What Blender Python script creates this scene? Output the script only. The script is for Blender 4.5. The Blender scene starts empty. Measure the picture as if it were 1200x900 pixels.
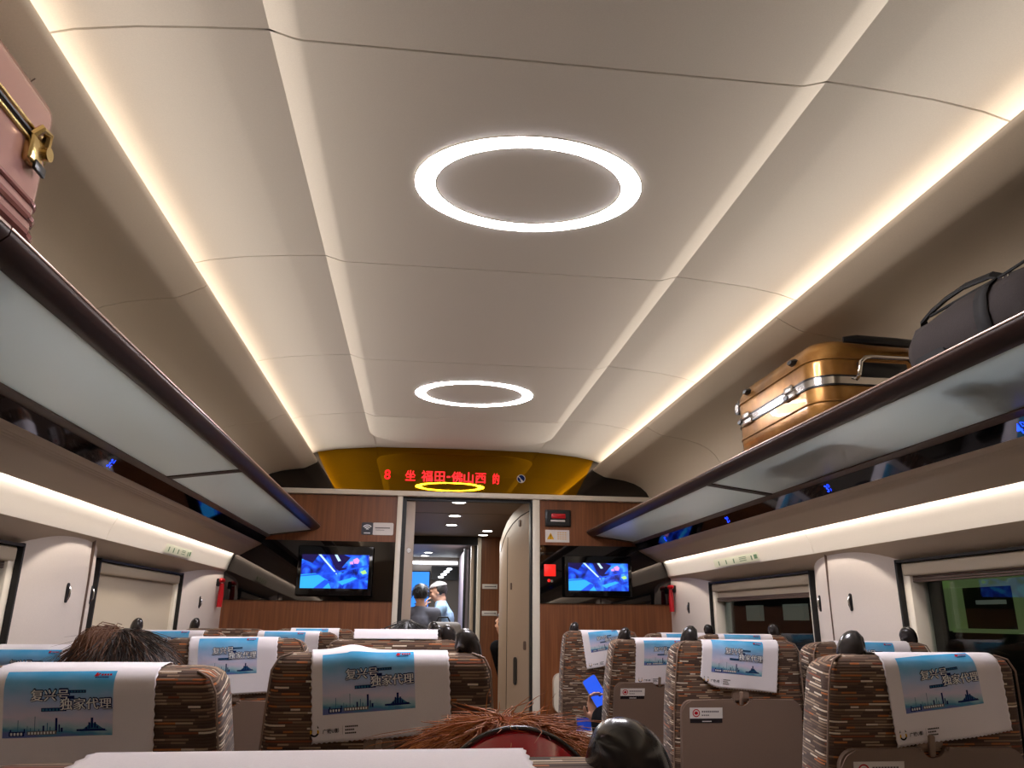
import bpy, bmesh, math, random
from mathutils import Vector, Matrix
random.seed(7)
S = bpy.context.scene
COL = S.collection
R_ = math.radians

# ---------------------------------------------------------------- camera, world, light, exposure
cam = bpy.data.cameras.new('camera'); camo = bpy.data.objects.new('camera', cam); COL.objects.link(camo)
cam.sensor_width = 36.0; cam.lens = 890.0 / 1200.0 * 36.0; cam.clip_start = 0.02
_r = Vector((0.99267611, -0.12049963, 0.00860123)); _d = Vector((0.04361927, 0.29111857, -0.95569207)); _f = Vector((0.11265656, 0.94906787, 0.29424256))
camo.matrix_world = Matrix(((_r.x, -_d.x, -_f.x, -0.26), (_r.y, -_d.y, -_f.y, 0.0), (_r.z, -_d.z, -_f.z, 1.27), (0, 0, 0, 1)))
S.camera = camo
S.view_settings.view_transform = 'Standard'; S.view_settings.look = 'None'
S.view_settings.gamma = 1.0; S.view_settings.use_curve_mapping = False
S.view_settings.exposure = 0.42
w = bpy.data.worlds.new('night'); S.world = w; w.use_nodes = True
w.node_tree.nodes['Background'].inputs[0].default_value = (0.01, 0.013, 0.02, 1)
w.node_tree.nodes['Background'].inputs[1].default_value = 0.25
S.cycles.max_bounces = 8; S.cycles.diffuse_bounces = 5; S.cycles.glossy_bounces = 4; S.cycles.transparent_max_bounces = 8
S.cycles.caustics_reflective = False; S.cycles.caustics_refractive = False
S.cycles.sample_clamp_indirect = 4.0

WARM = (1.0, 0.90, 0.80)
COVE_W, GRAZE_W, SLOT_W, RING_E = 4.2, 6.6, 6.0, 84.0
YW = 5.5                                     # the partition wall


def area(name, loc, direction, sx, sy, power, color, along=Vector((0, 1, 0))):
    l = bpy.data.lights.new(name, 'AREA'); l.shape = 'RECTANGLE'; l.size = sx; l.size_y = sy; l.energy = power; l.color = color
    o = bpy.data.objects.new(name, l); COL.objects.link(o)
    z = -Vector(direction).normalized(); y = Vector(along); y = (y - z * y.dot(z)).normalized(); x = y.cross(z)
    o.matrix_world = Matrix(((x.x, y.x, z.x, loc[0]), (x.y, y.y, z.y, loc[1]), (x.z, y.z, z.z, loc[2]), (0, 0, 0, 1)))
    return o


for sg in (-1, 1):
    area('cove_strip_lamp', (sg * 1.075, 1.85, 2.332), (-sg * 0.8, 0, 0.6), 0.03, 7.2, COVE_W, WARM)
    g = area('cove_throw_lamp', (sg * 1.078, 1.85, 2.347), (-sg, 0, 0.10), 0.016, 7.2, GRAZE_W, WARM); g.data.spread = R_(50)
    g = area('slot_strip_lamp', (sg * 1.488, 1.85, 1.690), (sg * 0.44, 0, -0.90), 0.014, 7.2, SLOT_W, WARM); g.data.spread = R_(90)
area('vestibule_lamp', (0.0, 7.0, 2.09), (0, 0, -1), 0.5, 1.6, 14.0, (1, 0.93, 0.82))  # added fill light, separate from the ceiling downlights
area('next_corridor_lamp', (0.0, 9.5, 2.10), (0, 0, -1), 0.5, 1.2, 26.0, (0.95, 0.97, 1.0))  # added fill light, placed to light the standing people from above

# ---------------------------------------------------------------- materials
def srgb(c):
    return tuple(((v / 255) / 12.92 if v / 255 <= 0.04045 else ((v / 255 + 0.055) / 1.055) ** 2.4) for v in c) + (1,)


class NT:
    def __init__(s, name):
        s.m = bpy.data.materials.new(name); s.m.use_nodes = True; s.t = s.m.node_tree
        s.b = s.t.nodes['Principled BSDF']; s.out = s.t.nodes['Material Output']
    def n(s, typ, **kw):
        nd = s.t.nodes.new(typ)
        for k, v in kw.items():
            if k.startswith('i_'):
                nd.inputs[int(k[2:])].default_value = v
            else:
                setattr(nd, k, v)
        return nd
    def l(s, a, b):
        s.t.links.new(a, b)
    def math(s, op, a, b=None, c=None):
        nd = s.n('ShaderNodeMath', operation=op)
        for i, v in enumerate((a, b, c)):
            if v is None: continue
            if hasattr(v, 'is_linked'): s.l(v, nd.inputs[i])
            else: nd.inputs[i].default_value = v
        return nd.outputs[0]
    def ramp(s, fac, stops, interp='LINEAR'):
        nd = s.n('ShaderNodeValToRGB'); cr = nd.color_ramp; cr.interpolation = interp
        while len(cr.elements) < len(stops): cr.elements.new(0.5)
        for e, (p, c) in zip(cr.elements, stops): e.position = p; e.color = c
        s.l(fac, nd.inputs[0]); return nd.outputs[0]


def mat(name, c, rough=0.5, metal=0.0, spec=0.5, noise=0.0, nscale=200.0, emit=None, es=0.0, coat=0.0, bump=0.0):
    k = NT(name); b = k.b
    c = srgb(c)
    b.inputs['Base Color'].default_value = c; b.inputs['Roughness'].default_value = rough
    b.inputs['Metallic'].default_value = metal; b.inputs['Specular IOR Level'].default_value = spec
    b.inputs['Coat Weight'].default_value = coat
    if noise or bump:
        tc = k.n('ShaderNodeTexCoord'); nz = k.n('ShaderNodeTexNoise'); nz.inputs['Scale'].default_value = nscale; nz.inputs['Detail'].default_value = 3
        k.l(tc.outputs['Object'], nz.inputs['Vector'])
        if noise:
            lo = tuple(v * (1 - noise) for v in c[:3]) + (1,); hi = tuple(min(1, v * (1 + noise)) for v in c[:3]) + (1,)
            k.l(k.ramp(nz.outputs[0], [(0.3, lo), (0.7, hi)]), b.inputs['Base Color'])
        if bump:
            bp = k.n('ShaderNodeBump'); bp.inputs['Strength'].default_value = bump; bp.inputs['Distance'].default_value = 0.002
            k.l(nz.outputs[0], bp.inputs['Height']); k.l(bp.outputs[0], b.inputs['Normal'])
    if emit:
        b.inputs['Emission Color'].default_value = srgb(emit); b.inputs['Emission Strength'].default_value = es
    return k.m


M = {}
M['ceiling'] = mat('ceiling_paint', (226, 219, 208), 0.55, noise=0.03, nscale=350, bump=0.05)
M['bulkhead'] = mat('bulkhead_paint', (206, 190, 166), 0.5, noise=0.03, nscale=300)
M['beige'] = mat('beige_panel', (196, 178, 156), 0.45, noise=0.02)
M['white_panel'] = mat('white_panel', (238, 230, 220), 0.4, noise=0.01)
M['column'] = mat('column_plastic', (226, 214, 204), 0.42, noise=0.02)
M['lower'] = mat('lower_wall', (188, 176, 160), 0.5, noise=0.02)
M['blind'] = mat('blind_fabric', (196, 182, 160), 0.7, noise=0.04, nscale=500)
M['carpet'] = mat('floor_carpet', (118, 110, 104), 0.95, noise=0.3, nscale=250, bump=0.4)
M['dark'] = mat('dark_gap', (14, 12, 11), 0.6)
M['rack_brown'] = mat('rack_brown', (52, 33, 26), 0.42, spec=0.3)
M['rack_edge'] = mat('rack_edge_trim', (190, 165, 150), 0.3, metal=0.6)
M['rail_brown'] = mat('rail_brown', (104, 84, 74), 0.45)
M['gasket'] = mat('black_gasket', (16, 15, 15), 0.5)
M['cream_trim'] = mat('cream_trim', (238, 228, 210), 0.38)
M['leaf'] = mat('door_leaf_paint', (190, 170, 150), 0.4)
M['module'] = mat('module_paint', (178, 156, 134), 0.35)
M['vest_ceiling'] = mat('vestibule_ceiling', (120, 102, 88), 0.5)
M['grey_wall'] = mat('grey_wall', (150, 140, 132), 0.5)
M['mauve_wall'] = mat('mauve_wall', (176, 160, 168), 0.45)
M['tray'] = mat('tray_plastic', (128, 106, 92), 0.45, noise=0.03, nscale=400)
M['tray_edge'] = mat('tray_plastic_light', (140, 116, 100), 0.4)
M['grab'] = mat('grab_plastic', (44, 40, 40), 0.22, spec=0.6)
M['seat_shell'] = mat('seat_shell', (92, 78, 68), 0.5)
M['metal'] = mat('satin_metal', (200, 196, 190), 0.25, metal=1.0)
M['chrome'] = mat('chrome', (225, 222, 218), 0.12, metal=1.0)
M['gold'] = mat('gold_metal', (205, 178, 120), 0.22, metal=1.0)
M['black_plastic'] = mat('black_plastic', (18, 18, 19), 0.35)
M['cloth'] = mat('white_cloth', (248, 240, 242), 0.85, spec=0.2, noise=0.02, nscale=600)
M['navy'] = mat('navy_ink', (22, 40, 96), 0.8, spec=0.1)
M['ink'] = mat('black_ink', (40, 34, 36), 0.8, spec=0.1)
M['white_ink'] = mat('white_ink', (255, 255, 255), 0.8, spec=0.1)
M['red_ink'] = mat('red_ink', (190, 32, 44), 0.8, spec=0.1)
M['yellow_ink'] = mat('yellow_ink', (226, 170, 40), 0.8, spec=0.1)
M['teal_ink'] = mat('teal_ink', (60, 116, 150), 0.8, spec=0.1)
M['grey_ink'] = mat('grey_ink', (120, 110, 112), 0.8, spec=0.1)
M['sticker'] = mat('sticker_white', (232, 224, 218), 0.5)
M['sign_grey'] = mat('sign_slate', (60, 62, 70), 0.4)
M['red_plastic'] = mat('red_plastic', (200, 24, 34), 0.3)
M['red_lamp'] = mat('red_lit', (220, 30, 24), 0.4, emit=(255, 40, 30), es=0.5)
M['green_label'] = mat('photoluminescent_label', (226, 226, 204), 0.5)
M['green_ink'] = mat('green_ink', (104, 140, 104), 0.7)
M['led_blue'] = mat('led_blue', (10, 20, 80), 0.4, emit=(20, 60, 255), es=3.0)
M['led_red'] = mat('led_red', (90, 5, 5), 0.4, emit=(255, 18, 22), es=1.3)
M['ring'] = mat('ring_diffuser', (255, 255, 255), 0.4, emit=(250, 246, 255), es=RING_E)
M['down'] = mat('downlight_diffuser', (255, 255, 255), 0.4, emit=(255, 250, 240), es=9.0)
M['bar_lit'] = mat('light_bar', (255, 255, 255), 0.4, emit=(240, 246, 255), es=3.0)
M['poster'] = mat('lit_poster', (30, 90, 170), 0.4, emit=(44, 140, 250), es=0.9)
M['poster_dark'] = mat('poster_mark', (14, 40, 90), 0.5)
M['skin'] = mat('skin', (206, 158, 132), 0.5, spec=0.35)
M['black_cloth'] = mat('black_cloth', (20, 19, 21), 0.9, spec=0.1)
M['grey_cloth'] = mat('grey_cloth', (98, 98, 108), 0.9, spec=0.1)
M['blue_cloth'] = mat('pale_blue_cloth', (160, 190, 220), 0.9, spec=0.1)
M['dark_cloth'] = mat('dark_trousers', (38, 38, 46), 0.9, spec=0.1)
M['hair_black'] = mat('hair_black', (24, 19, 17), 0.45)
M['hair_brown'] = mat('hair_dark_brown', (104, 66, 40), 0.42)
M['hair_mid'] = mat('hair_near_black', (40, 27, 20), 0.42)
M['hair_red'] = mat('hair_auburn', (176, 104, 48), 0.6, spec=0.25)
M['hair_red2'] = mat('hair_auburn_dark', (116, 60, 28), 0.6, spec=0.25)
M['hair_under'] = mat('hair_undercoat_auburn', (120, 58, 30), 0.95, spec=0.05)
M['cap_grey'] = mat('cap_cloth', (150, 144, 142), 0.9)
M['band_red'] = mat('band_red_gloss', (150, 14, 24), 0.12, spec=0.7, coat=0.6)
M['phone_blue'] = mat('phone_blue', (40, 78, 200), 0.25, coat=0.5)
M['phone_screen'] = mat('phone_screen', (10, 20, 60), 0.15, emit=(44, 92, 235), es=0.8)
M['phone_edge'] = mat('phone_edge', (190, 200, 215), 0.2, metal=1.0)
M['eye'] = mat('eye_dark', (20, 16, 14), 0.2)
M['lip'] = mat('lip', (160, 88, 82), 0.5)
M['pink_shell'] = mat('pink_shell', (186, 140, 132), 0.2, metal=0.35, coat=0.5)
M['pink_dark'] = mat('pink_shell_band', (150, 98, 92), 0.2, metal=0.35, coat=0.5)
M['clear'] = mat('corner_guard', (206, 190, 176), 0.15)
M['lace'] = mat('grey_lace', (150, 138, 128), 0.95)
M['canvas'] = mat('bag_canvas', (50, 42, 40), 0.85, noise=0.12, nscale=300, bump=0.3)
M['strap'] = mat('bag_strap', (18, 16, 16), 0.75)


def mat_bronze():
    k = NT('bronze_shell'); b = k.b
    tc = k.n('ShaderNodeTexCoord'); nz = k.n('ShaderNodeTexNoise'); nz.inputs['Scale'].default_value = 11; nz.inputs['Detail'].default_value = 6
    k.l(tc.outputs['Object'], nz.inputs['Vector'])
    k.l(k.ramp(nz.outputs[0], [(0.3, srgb((128, 84, 36))), (0.55, srgb((168, 118, 56))), (0.75, srgb((196, 150, 84)))]), b.inputs['Base Color'])
    b.inputs['Metallic'].default_value = 0.55; b.inputs['Roughness'].default_value = 0.28; b.inputs['Coat Weight'].default_value = 0.4
    return k.m
M['bronze'] = mat_bronze()


def mat_fabric():
    """woven seat cloth: rows of coloured dashes of random length on dark brown, in UV metres"""
    k = NT('striped_seat_cloth'); b = k.b
    uv = k.n('ShaderNodeUVMap'); sp = k.n('ShaderNodeSeparateXYZ'); k.l(uv.outputs[0], sp.inputs[0])
    v = k.math('DIVIDE', sp.outputs[1], 0.0058); row = k.math('FLOOR', v); fr = k.math('FRACT', v)
    wn = k.n('ShaderNodeTexWhiteNoise', noise_dimensions='1D'); k.l(row, wn.inputs['W'])
    uu = k.math('ADD', k.math('DIVIDE', sp.outputs[0], 0.036), k.math('MULTIPLY', wn.outputs[0], 41.0))
    nz = k.n('ShaderNodeTexNoise', noise_dimensions='2D'); nz.inputs['Scale'].default_value = 0.55; nz.inputs['Detail'].default_value = 0
    cv = k.n('ShaderNodeCombineXYZ'); k.l(uu, cv.inputs[0]); k.l(k.math('MULTIPLY', row, 3.7), cv.inputs[1]); k.l(cv.outputs[0], nz.inputs['Vector'])
    cell = k.math('FLOOR', k.math('ADD', uu, k.math('MULTIPLY', nz.outputs[0], 2.2)))
    c2 = k.n('ShaderNodeCombineXYZ'); k.l(cell, c2.inputs[0]); k.l(row, c2.inputs[1])
    w2 = k.n('ShaderNodeTexWhiteNoise', noise_dimensions='2D'); k.l(c2.outputs[0], w2.inputs['Vector'])
    col = k.ramp(w2.outputs[0], [(0, srgb((82, 62, 52))), (0.26, srgb((108, 84, 68))), (0.50, srgb((140, 114, 92))), (0.70, srgb((178, 152, 126))), (0.83, srgb((186, 112, 66))), (0.89, srgb((132, 74, 50))), (0.93, srgb((224, 208, 186)))], 'CONSTANT')
    gap = k.math('GREATER_THAN', k.math('ABSOLUTE', k.math('SUBTRACT', fr, 0.5)), 0.30)
    mx = k.n('ShaderNodeMix', data_type='RGBA'); k.l(gap, mx.inputs[0]); k.l(col, mx.inputs[6]); mx.inputs[7].default_value = srgb((84, 66, 54))
    k.l(mx.outputs[2], b.inputs['Base Color'])
    b.inputs['Roughness'].default_value = 0.9; b.inputs['Specular IOR Level'].default_value = 0.15
    b.inputs['Sheen Weight'].default_value = 0.15
    bp = k.n('ShaderNodeBump'); bp.inputs['Strength'].default_value = 0.5; bp.inputs['Distance'].default_value = 0.001
    k.l(k.math('SINE', k.math('MULTIPLY', fr, 3.14159)), bp.inputs['Height']); k.l(bp.outputs[0], b.inputs['Normal'])
    return k.m
M['fabric'] = mat_fabric()


def mat_wood():
    k = NT('brown_wood'); b = k.b
    tc = k.n('ShaderNodeTexCoord'); mp = k.n('ShaderNodeMapping'); mp.inputs['Scale'].default_value = (60, 60, 2.2)
    nz = k.n('ShaderNodeTexNoise'); nz.inputs['Scale'].default_value = 1.0; nz.inputs['Detail'].default_value = 5
    k.l(tc.outputs['Object'], mp.inputs[0]); k.l(mp.outputs[0], nz.inputs['Vector'])
    k.l(k.ramp(nz.outputs[0], [(0.3, srgb((110, 62, 34))), (0.55, srgb((132, 78, 43))), (0.75, srgb((146, 90, 52)))]), b.inputs['Base Color'])
    b.inputs['Roughness'].default_value = 0.4
    return k.m
M['wood'] = mat_wood()


def schlick(k, f0):
    lw = k.n('ShaderNodeLayerWeight'); lw.inputs[0].default_value = 0.5
    return k.math('MULTIPLY_ADD', k.math('POWER', lw.outputs['Facing'], 5.0), 1.0 - f0, f0)


def mat_frost():
    """frosted shelf glass: light seeps through, the underside keeps a soft sheen"""
    k = NT('frosted_glass'); t = k.t
    tr = k.n('ShaderNodeBsdfTranslucent'); tr.inputs[0].default_value = (0.86, 0.93, 0.93, 1)
    df = k.n('ShaderNodeBsdfDiffuse'); df.inputs[0].default_value = (0.55, 0.62, 0.62, 1)
    gl = k.n('ShaderNodeBsdfGlossy'); gl.inputs[0].default_value = (1, 1, 1, 1); gl.inputs['Roughness'].default_value = 0.35
    a = k.n('ShaderNodeMixShader'); a.inputs[0].default_value = 0.28; k.l(tr.outputs[0], a.inputs[1]); k.l(df.outputs[0], a.inputs[2])
    c = k.n('ShaderNodeMixShader'); k.l(schlick(k, 0.03), c.inputs[0]); k.l(a.outputs[0], c.inputs[1]); k.l(gl.outputs[0], c.inputs[2])
    k.l(c.outputs[0], k.out.inputs[0]); return k.m
M['frost'] = mat_frost()


def mat_glass():
    k = NT('window_glass')
    tr = k.n('ShaderNodeBsdfTransparent'); tr.inputs[0].default_value = (0.80, 0.85, 0.83, 1)
    gl = k.n('ShaderNodeBsdfGlossy'); gl.inputs['Roughness'].default_value = 0.0
    c = k.n('ShaderNodeMixShader'); k.l(schlick(k, 0.03), c.inputs[0]); k.l(tr.outputs[0], c.inputs[1]); k.l(gl.outputs[0], c.inputs[2])
    k.l(c.outputs[0], k.out.inputs[0]); return k.m
M['glass'] = mat_glass()


def mat_mirror(name, tint, amount, base, rough):
    k = NT(name)
    gl = k.n('ShaderNodeBsdfGlossy'); gl.inputs[0].default_value = srgb(tint); gl.inputs['Roughness'].default_value = rough
    df = k.n('ShaderNodeBsdfDiffuse'); df.inputs[0].default_value = srgb(base)
    c = k.n('ShaderNodeMixShader'); c.inputs[0].default_value = amount; k.l(df.outputs[0], c.inputs[1]); k.l(gl.outputs[0], c.inputs[2])
    k.l(c.outputs[0], k.out.inputs[0]); return k.m
M['gloss_black'] = mat_mirror('gloss_black_panel', (235, 225, 220), 0.085, (9, 8, 8), 0.03)
M['gloss_strip'] = mat_mirror('gloss_black_strip', (235, 235, 245), 0.12, (6, 6, 7), 0.04)
M['gold_mirror'] = mat_mirror('gold_tinted_panel', (236, 172, 16), 0.28, (24, 16, 8), 0.02)
M['tv_bezel'] = mat_mirror('tv_bezel_gloss', (220, 220, 220), 0.06, (9, 9, 10), 0.08)


def mat_print():
    k = NT('printed_sky'); b = k.b
    uv = k.n('ShaderNodeUVMap'); sp = k.n('ShaderNodeSeparateXYZ'); k.l(uv.outputs[0], sp.inputs[0])
    nz = k.n('ShaderNodeTexNoise'); nz.inputs['Scale'].default_value = 4; nz.inputs['Detail'].default_value = 4
    k.l(uv.outputs[0], nz.inputs['Vector'])
    f = k.math('ADD', sp.outputs[1], k.math('MULTIPLY', k.math('SUBTRACT', nz.outputs[0], 0.5), 0.3))
    f = k.math('ADD', f, k.math('MULTIPLY', k.math('SUBTRACT', sp.outputs[0], 0.5), 0.12))
    k.l(k.ramp(f, [(0.0, srgb((110, 120, 180))), (0.06, srgb((84, 150, 186))), (0.13, srgb((170, 204, 216))), (0.27, srgb((226, 216, 236))), (0.52, srgb((184, 206, 242))), (0.74, srgb((132, 194, 236))), (1.0, srgb((66, 172, 224)))]), b.inputs['Base Color'])
    b.inputs['Roughness'].default_value = 0.85; b.inputs['Specular IOR Level'].default_value = 0.15
    return k.m
M['print'] = mat_print()


def mat_screen():
    k = NT('screen_picture'); b = k.b
    tc = k.n('ShaderNodeTexCoord'); vo = k.n('ShaderNodeTexNoise'); vo.inputs['Scale'].default_value = 9; vo.inputs['Detail'].default_value = 2; vo.inputs['Distortion'].default_value = 1.5
    k.l(tc.outputs['Object'], vo.inputs['Vector'])
    c = k.ramp(vo.outputs[0], [(0.32, srgb((10, 20, 90))), (0.45, srgb((20, 60, 210))), (0.56, srgb((40, 110, 245))), (0.7, srgb((70, 170, 255)))])
    b.inputs['Base Color'].default_value = (0.01, 0.01, 0.02, 1)
    k.l(c, b.inputs['Emission Color']); b.inputs['Emission Strength'].default_value = 1.0; b.inputs['Roughness'].default_value = 0.15
    return k.m
M['screen'] = mat_screen()
for nm, c in dict(sc_cyan=(50, 170, 255), sc_navy=(26, 16, 70), sc_white=(190, 225, 255), sc_pink=(220, 150, 220), sc_green=(170, 230, 120), sc_blue=(30, 80, 235)).items():
    M[nm] = mat('screen_' + nm[3:], (4, 4, 8), 0.2, emit=c, es=1.0)

# ---------------------------------------------------------------- mesh helpers
def bmn(): return bmesh.new()


def mobj(name, bm, mats, parent=None, sharp=35, normals=True, matrix=None):
    if normals: bmesh.ops.recalc_face_normals(bm, faces=bm.faces[:])
    lim = R_(sharp)
    for f in bm.faces: f.smooth = True
    for e in bm.edges:
        if len(e.link_faces) == 2:
            if e.calc_face_angle(0) > lim: e.smooth = False
    me = bpy.data.meshes.new(name); bm.to_mesh(me); bm.free()
    for m in (mats if isinstance(mats, (list, tuple)) else [mats]): me.materials.append(M[m])
    o = bpy.data.objects.new(name, me); COL.objects.link(o)
    if parent is not None: o.parent = parent
    if matrix is not None: o.matrix_basis = matrix
    return o


def thing(name, label, cat, loc=(0, 0, 0), rz=0.0, group=None):
    o = bpy.data.objects.new(name, None); COL.objects.link(o); o.location = loc; o.rotation_euler = (0, 0, rz)
    o.empty_display_size = 0.1
    return tag(o, label, cat, group)


def tag(o, label, cat, group=None):
    o['label'] = label; o['category'] = cat
    if group: o['group'] = group
    return o


def struct(name, bm=None, mats=None, parent=None, **kw):
    if bm is None:
        o = bpy.data.objects.new(name, None); COL.objects.link(o)
        if parent: o.parent = parent
    else:
        o = mobj(name, bm, mats, parent, **kw)
    o['kind'] = 'structure'
    return o


def mi_new(bm, n0, mi):
    for f in bm.faces[n0:] if not isinstance(n0, set) else [f for f in bm.faces if f not in n0]: f.material_index = mi


def box(bm, x0, x1, y0, y1, z0, z1, bev=0.0, seg=2, mi=0, mx=None):
    m = Matrix.Translation(((x0 + x1) / 2, (y0 + y1) / 2, (z0 + z1) / 2)) @ Matrix.Diagonal((x1 - x0, y1 - y0, z1 - z0, 1))
    r = bmesh.ops.create_cube(bm, size=1, matrix=m); vs = r['verts']
    fs = set(f for v in vs for f in v.link_faces)
    if bev:
        es = list(set(e for v in vs for e in v.link_edges))
        rr = bmesh.ops.bevel(bm, geom=es + vs, offset=bev, segments=seg, profile=0.5, affect='EDGES')
        vs = list(set(rr['verts']) | set(v for v in vs if v.is_valid)); fs = set(f for v in vs for f in v.link_faces)
    for f in fs: f.material_index = mi
    if mx is not None: bmesh.ops.transform(bm, matrix=mx, verts=list(set(v for f in fs for v in f.verts)))
    return fs


def prism(bm, pts, a0, a1, axis='y', mi=0, caps=True):
    """closed 2-D outline swept along one axis; pts are (x,z) for y, (x,y) for z, (y,z) for x"""
    def P(p, a):
        return {'y': (p[0], a, p[1]), 'z': (p[0], p[1], a), 'x': (a, p[0], p[1])}[axis]
    A = [bm.verts.new(P(p, a0)) for p in pts]; B = [bm.verts.new(P(p, a1)) for p in pts]; n = len(pts); fs = []
    for i in range(n):
        j = (i + 1) % n; fs.append(bm.faces.new((A[i], A[j], B[j], B[i])))
    if caps:
        fs.append(bm.faces.new(A)); fs.append(bm.faces.new(B[::-1]))
    for f in fs: f.material_index = mi
    return A + B


def ribbon(bm, pts, y0, y1, t, sg=1, mi=0, ny=1):
    """sheet of thickness t swept along y from an open (x,z) polyline; t offsets to its left"""
    n = len(pts); off = []
    for i in range(n):
        a = Vector(pts[max(i - 1, 0)]); c = Vector(pts[min(i + 1, n - 1)]); d = (c - a).normalized(); nn = Vector((-d.y, d.x))
        off.append((pts[i][0] + nn.x * t, pts[i][1] + nn.y * t))
    loop = [(sg * p[0], p[1]) for p in pts] + [(sg * p[0], p[1]) for p in reversed(off)]
    A = [bm.verts.new((p[0], y0, p[1])) for p in loop]; B = [bm.verts.new((p[0], y1, p[1])) for p in loop]; m = len(loop); fs = []
    for i in range(m):
        j = (i + 1) % m; fs.append(bm.faces.new((A[i], A[j], B[j], B[i])))
    for i in range(n - 1):                                  # end caps, quad by quad
        j = m - 1 - i
        fs.append(bm.faces.new((A[i], A[i + 1], A[j - 1], A[j]))); fs.append(bm.faces.new((B[i], B[i + 1], B[j - 1], B[j])))
    for f in fs: f.material_index = mi


def tube(bm, pts, r, seg=8, mi=0, flat=1.0, caps=True):
    pts = [Vector(p) for p in pts]; n = len(pts); rad = r if isinstance(r, (list, tuple)) else [r] * n
    t0 = (pts[1] - pts[0]).normalized(); u = t0.orthogonal().normalized(); rings = []
    for i in range(n):
        t = (pts[min(i + 1, n - 1)] - pts[max(i - 1, 0)]).normalized()
        u = (u - t * u.dot(t)).normalized(); v = t.cross(u)
        rings.append([bm.verts.new(pts[i] + (u * math.cos(2 * math.pi * k / seg) + v * math.sin(2 * math.pi * k / seg) * flat) * rad[i]) for k in range(seg)])
    fs = []
    for i in range(n - 1):
        for k in range(seg):
            fs.append(bm.faces.new((rings[i][k], rings[i][(k + 1) % seg], rings[i + 1][(k + 1) % seg], rings[i + 1][k])))
    if caps:
        fs.append(bm.faces.new(rings[0][::-1])); fs.append(bm.faces.new(rings[-1]))
    for f in fs: f.material_index = mi


def ball(bm, c, r, sub=2, mi=0, mx=None):
    r = r if isinstance(r, (list, tuple)) else (r, r, r)
    m = Matrix.Translation(c) @ (mx if mx is not None else Matrix.Identity(4)) @ Matrix.Diagonal((*r, 1))
    k = bmesh.ops.create_icosphere(bm, subdivisions=sub, radius=1, matrix=m)
    for f in set(f for v in k['verts'] for f in v.link_faces): f.material_index = mi
    return k['verts']


def disc(bm, c, r, axis, depth, seg=24, mi=0, ry=None):
    """short cylinder centred on c along axis"""
    q = Vector((0, 0, 1)).rotation_difference(Vector(axis).normalized()).to_matrix().to_4x4()
    k = bmesh.ops.create_cone(bm, cap_ends=True, segments=seg, radius1=r, radius2=r, depth=depth, matrix=Matrix.Translation(c) @ q)
    for f in set(f for v in k['verts'] for f in v.link_faces): f.material_index = mi


_tc = {}
def text2d(body, size=1.0, bold=0.0):
    key = (body, bold)
    if key not in _tc:
        c = bpy.data.curves.new('txt', 'FONT'); c.body = body; c.align_x = 'CENTER'; c.align_y = 'CENTER'; c.offset = bold; c.resolution_u = 2
        o = bpy.data.objects.new('txt', c); COL.objects.link(o)
        dg = bpy.context.evaluated_depsgraph_get(); me = bpy.data.meshes.new_from_object(o.evaluated_get(dg))
        vs = [(v.co.x, v.co.y) for v in me.vertices]; fs = [tuple(p.vertices) for p in me.polygons]
        x = [p[0] for p in vs]; y = [p[1] for p in vs]; cx, cy = (min(x) + max(x)) / 2, (min(y) + max(y)) / 2
        _tc[key] = ([(a - cx, b - cy) for a, b in vs], fs)
        bpy.data.objects.remove(o); bpy.data.curves.remove(c); bpy.data.meshes.remove(me)
    vs, fs = _tc[key]
    return [(a * size, b * size) for a, b in vs], fs


def add_flat(bm, vs, fs, fn, mi=0):
    """planar pieces (x,y) placed through fn(x,y) -> 3-D"""
    V = [bm.verts.new(fn(x, y)) for x, y in vs]
    for f in fs:
        try: bm.faces.new([V[i] for i in f]).material_index = mi
        except ValueError: pass


def rectf(x0, x1, y0, y1): return [(x0, y0), (x1, y0), (x1, y1), (x0, y1)], [(0, 1, 2, 3)]


def arcpts(cx, cy, r, a0, a1, n): return [(cx + r * math.cos(R_(a0 + (a1 - a0) * i / n)), cy + r * math.sin(R_(a0 + (a1 - a0) * i / n))) for i in range(n + 1)]


def rrect(x0, x1, y0, y1, r, n=6):
    return arcpts(x1 - r, y1 - r, r, 0, 90, n) + arcpts(x0 + r, y1 - r, r, 90, 180, n) + arcpts(x0 + r, y0 + r, r, 180, 270, n) + arcpts(x1 - r, y0 + r, r, 270, 360, n)

# ================================================================ THE CAR: floor, ceiling, walls
YB = -1.9
bm = bmn(); box(bm, -1.75, 1.75, YB, 14.2, -0.06, 0.0); struct('floor', bm, 'carpet')
bm = bmn(); box(bm, -1.75, 1.75, YB - 0.05, YB, 0, 2.5); struct('wall_back', bm, 'beige')  # unseen wall added behind the camera to bounce light into the car

ceil = struct('ceiling')
bm = bmn(); box(bm, -1.2, 1.2, YB, YW + 0.06, 2.49, 2.52); struct('ceiling_backing', bm, 'dark', ceil)  # added dark board that stops light leaks and backs the panel seams
SEAM = [YB, -0.72, 0.32, 1.36, 2.41, 3.44, 4.51]
G = 0.003
ZC, ZV = 2.428, 2.450
XI, XO = 0.558, 0.628
for i, y0 in enumerate(SEAM[:-1]):
    y1 = SEAM[i + 1]
    bm = bmn(); ribbon(bm, [(-XO, ZV), (-XI - 0.008, ZC + 0.0025), (-XI + 0.01, ZC), (XI - 0.01, ZC), (XI + 0.008, ZC + 0.0025), (XO, ZV)], y0 + G, y1 - G, 0.014)
    struct('ceiling_panel', bm, 'ceiling', ceil, sharp=50)
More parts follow.
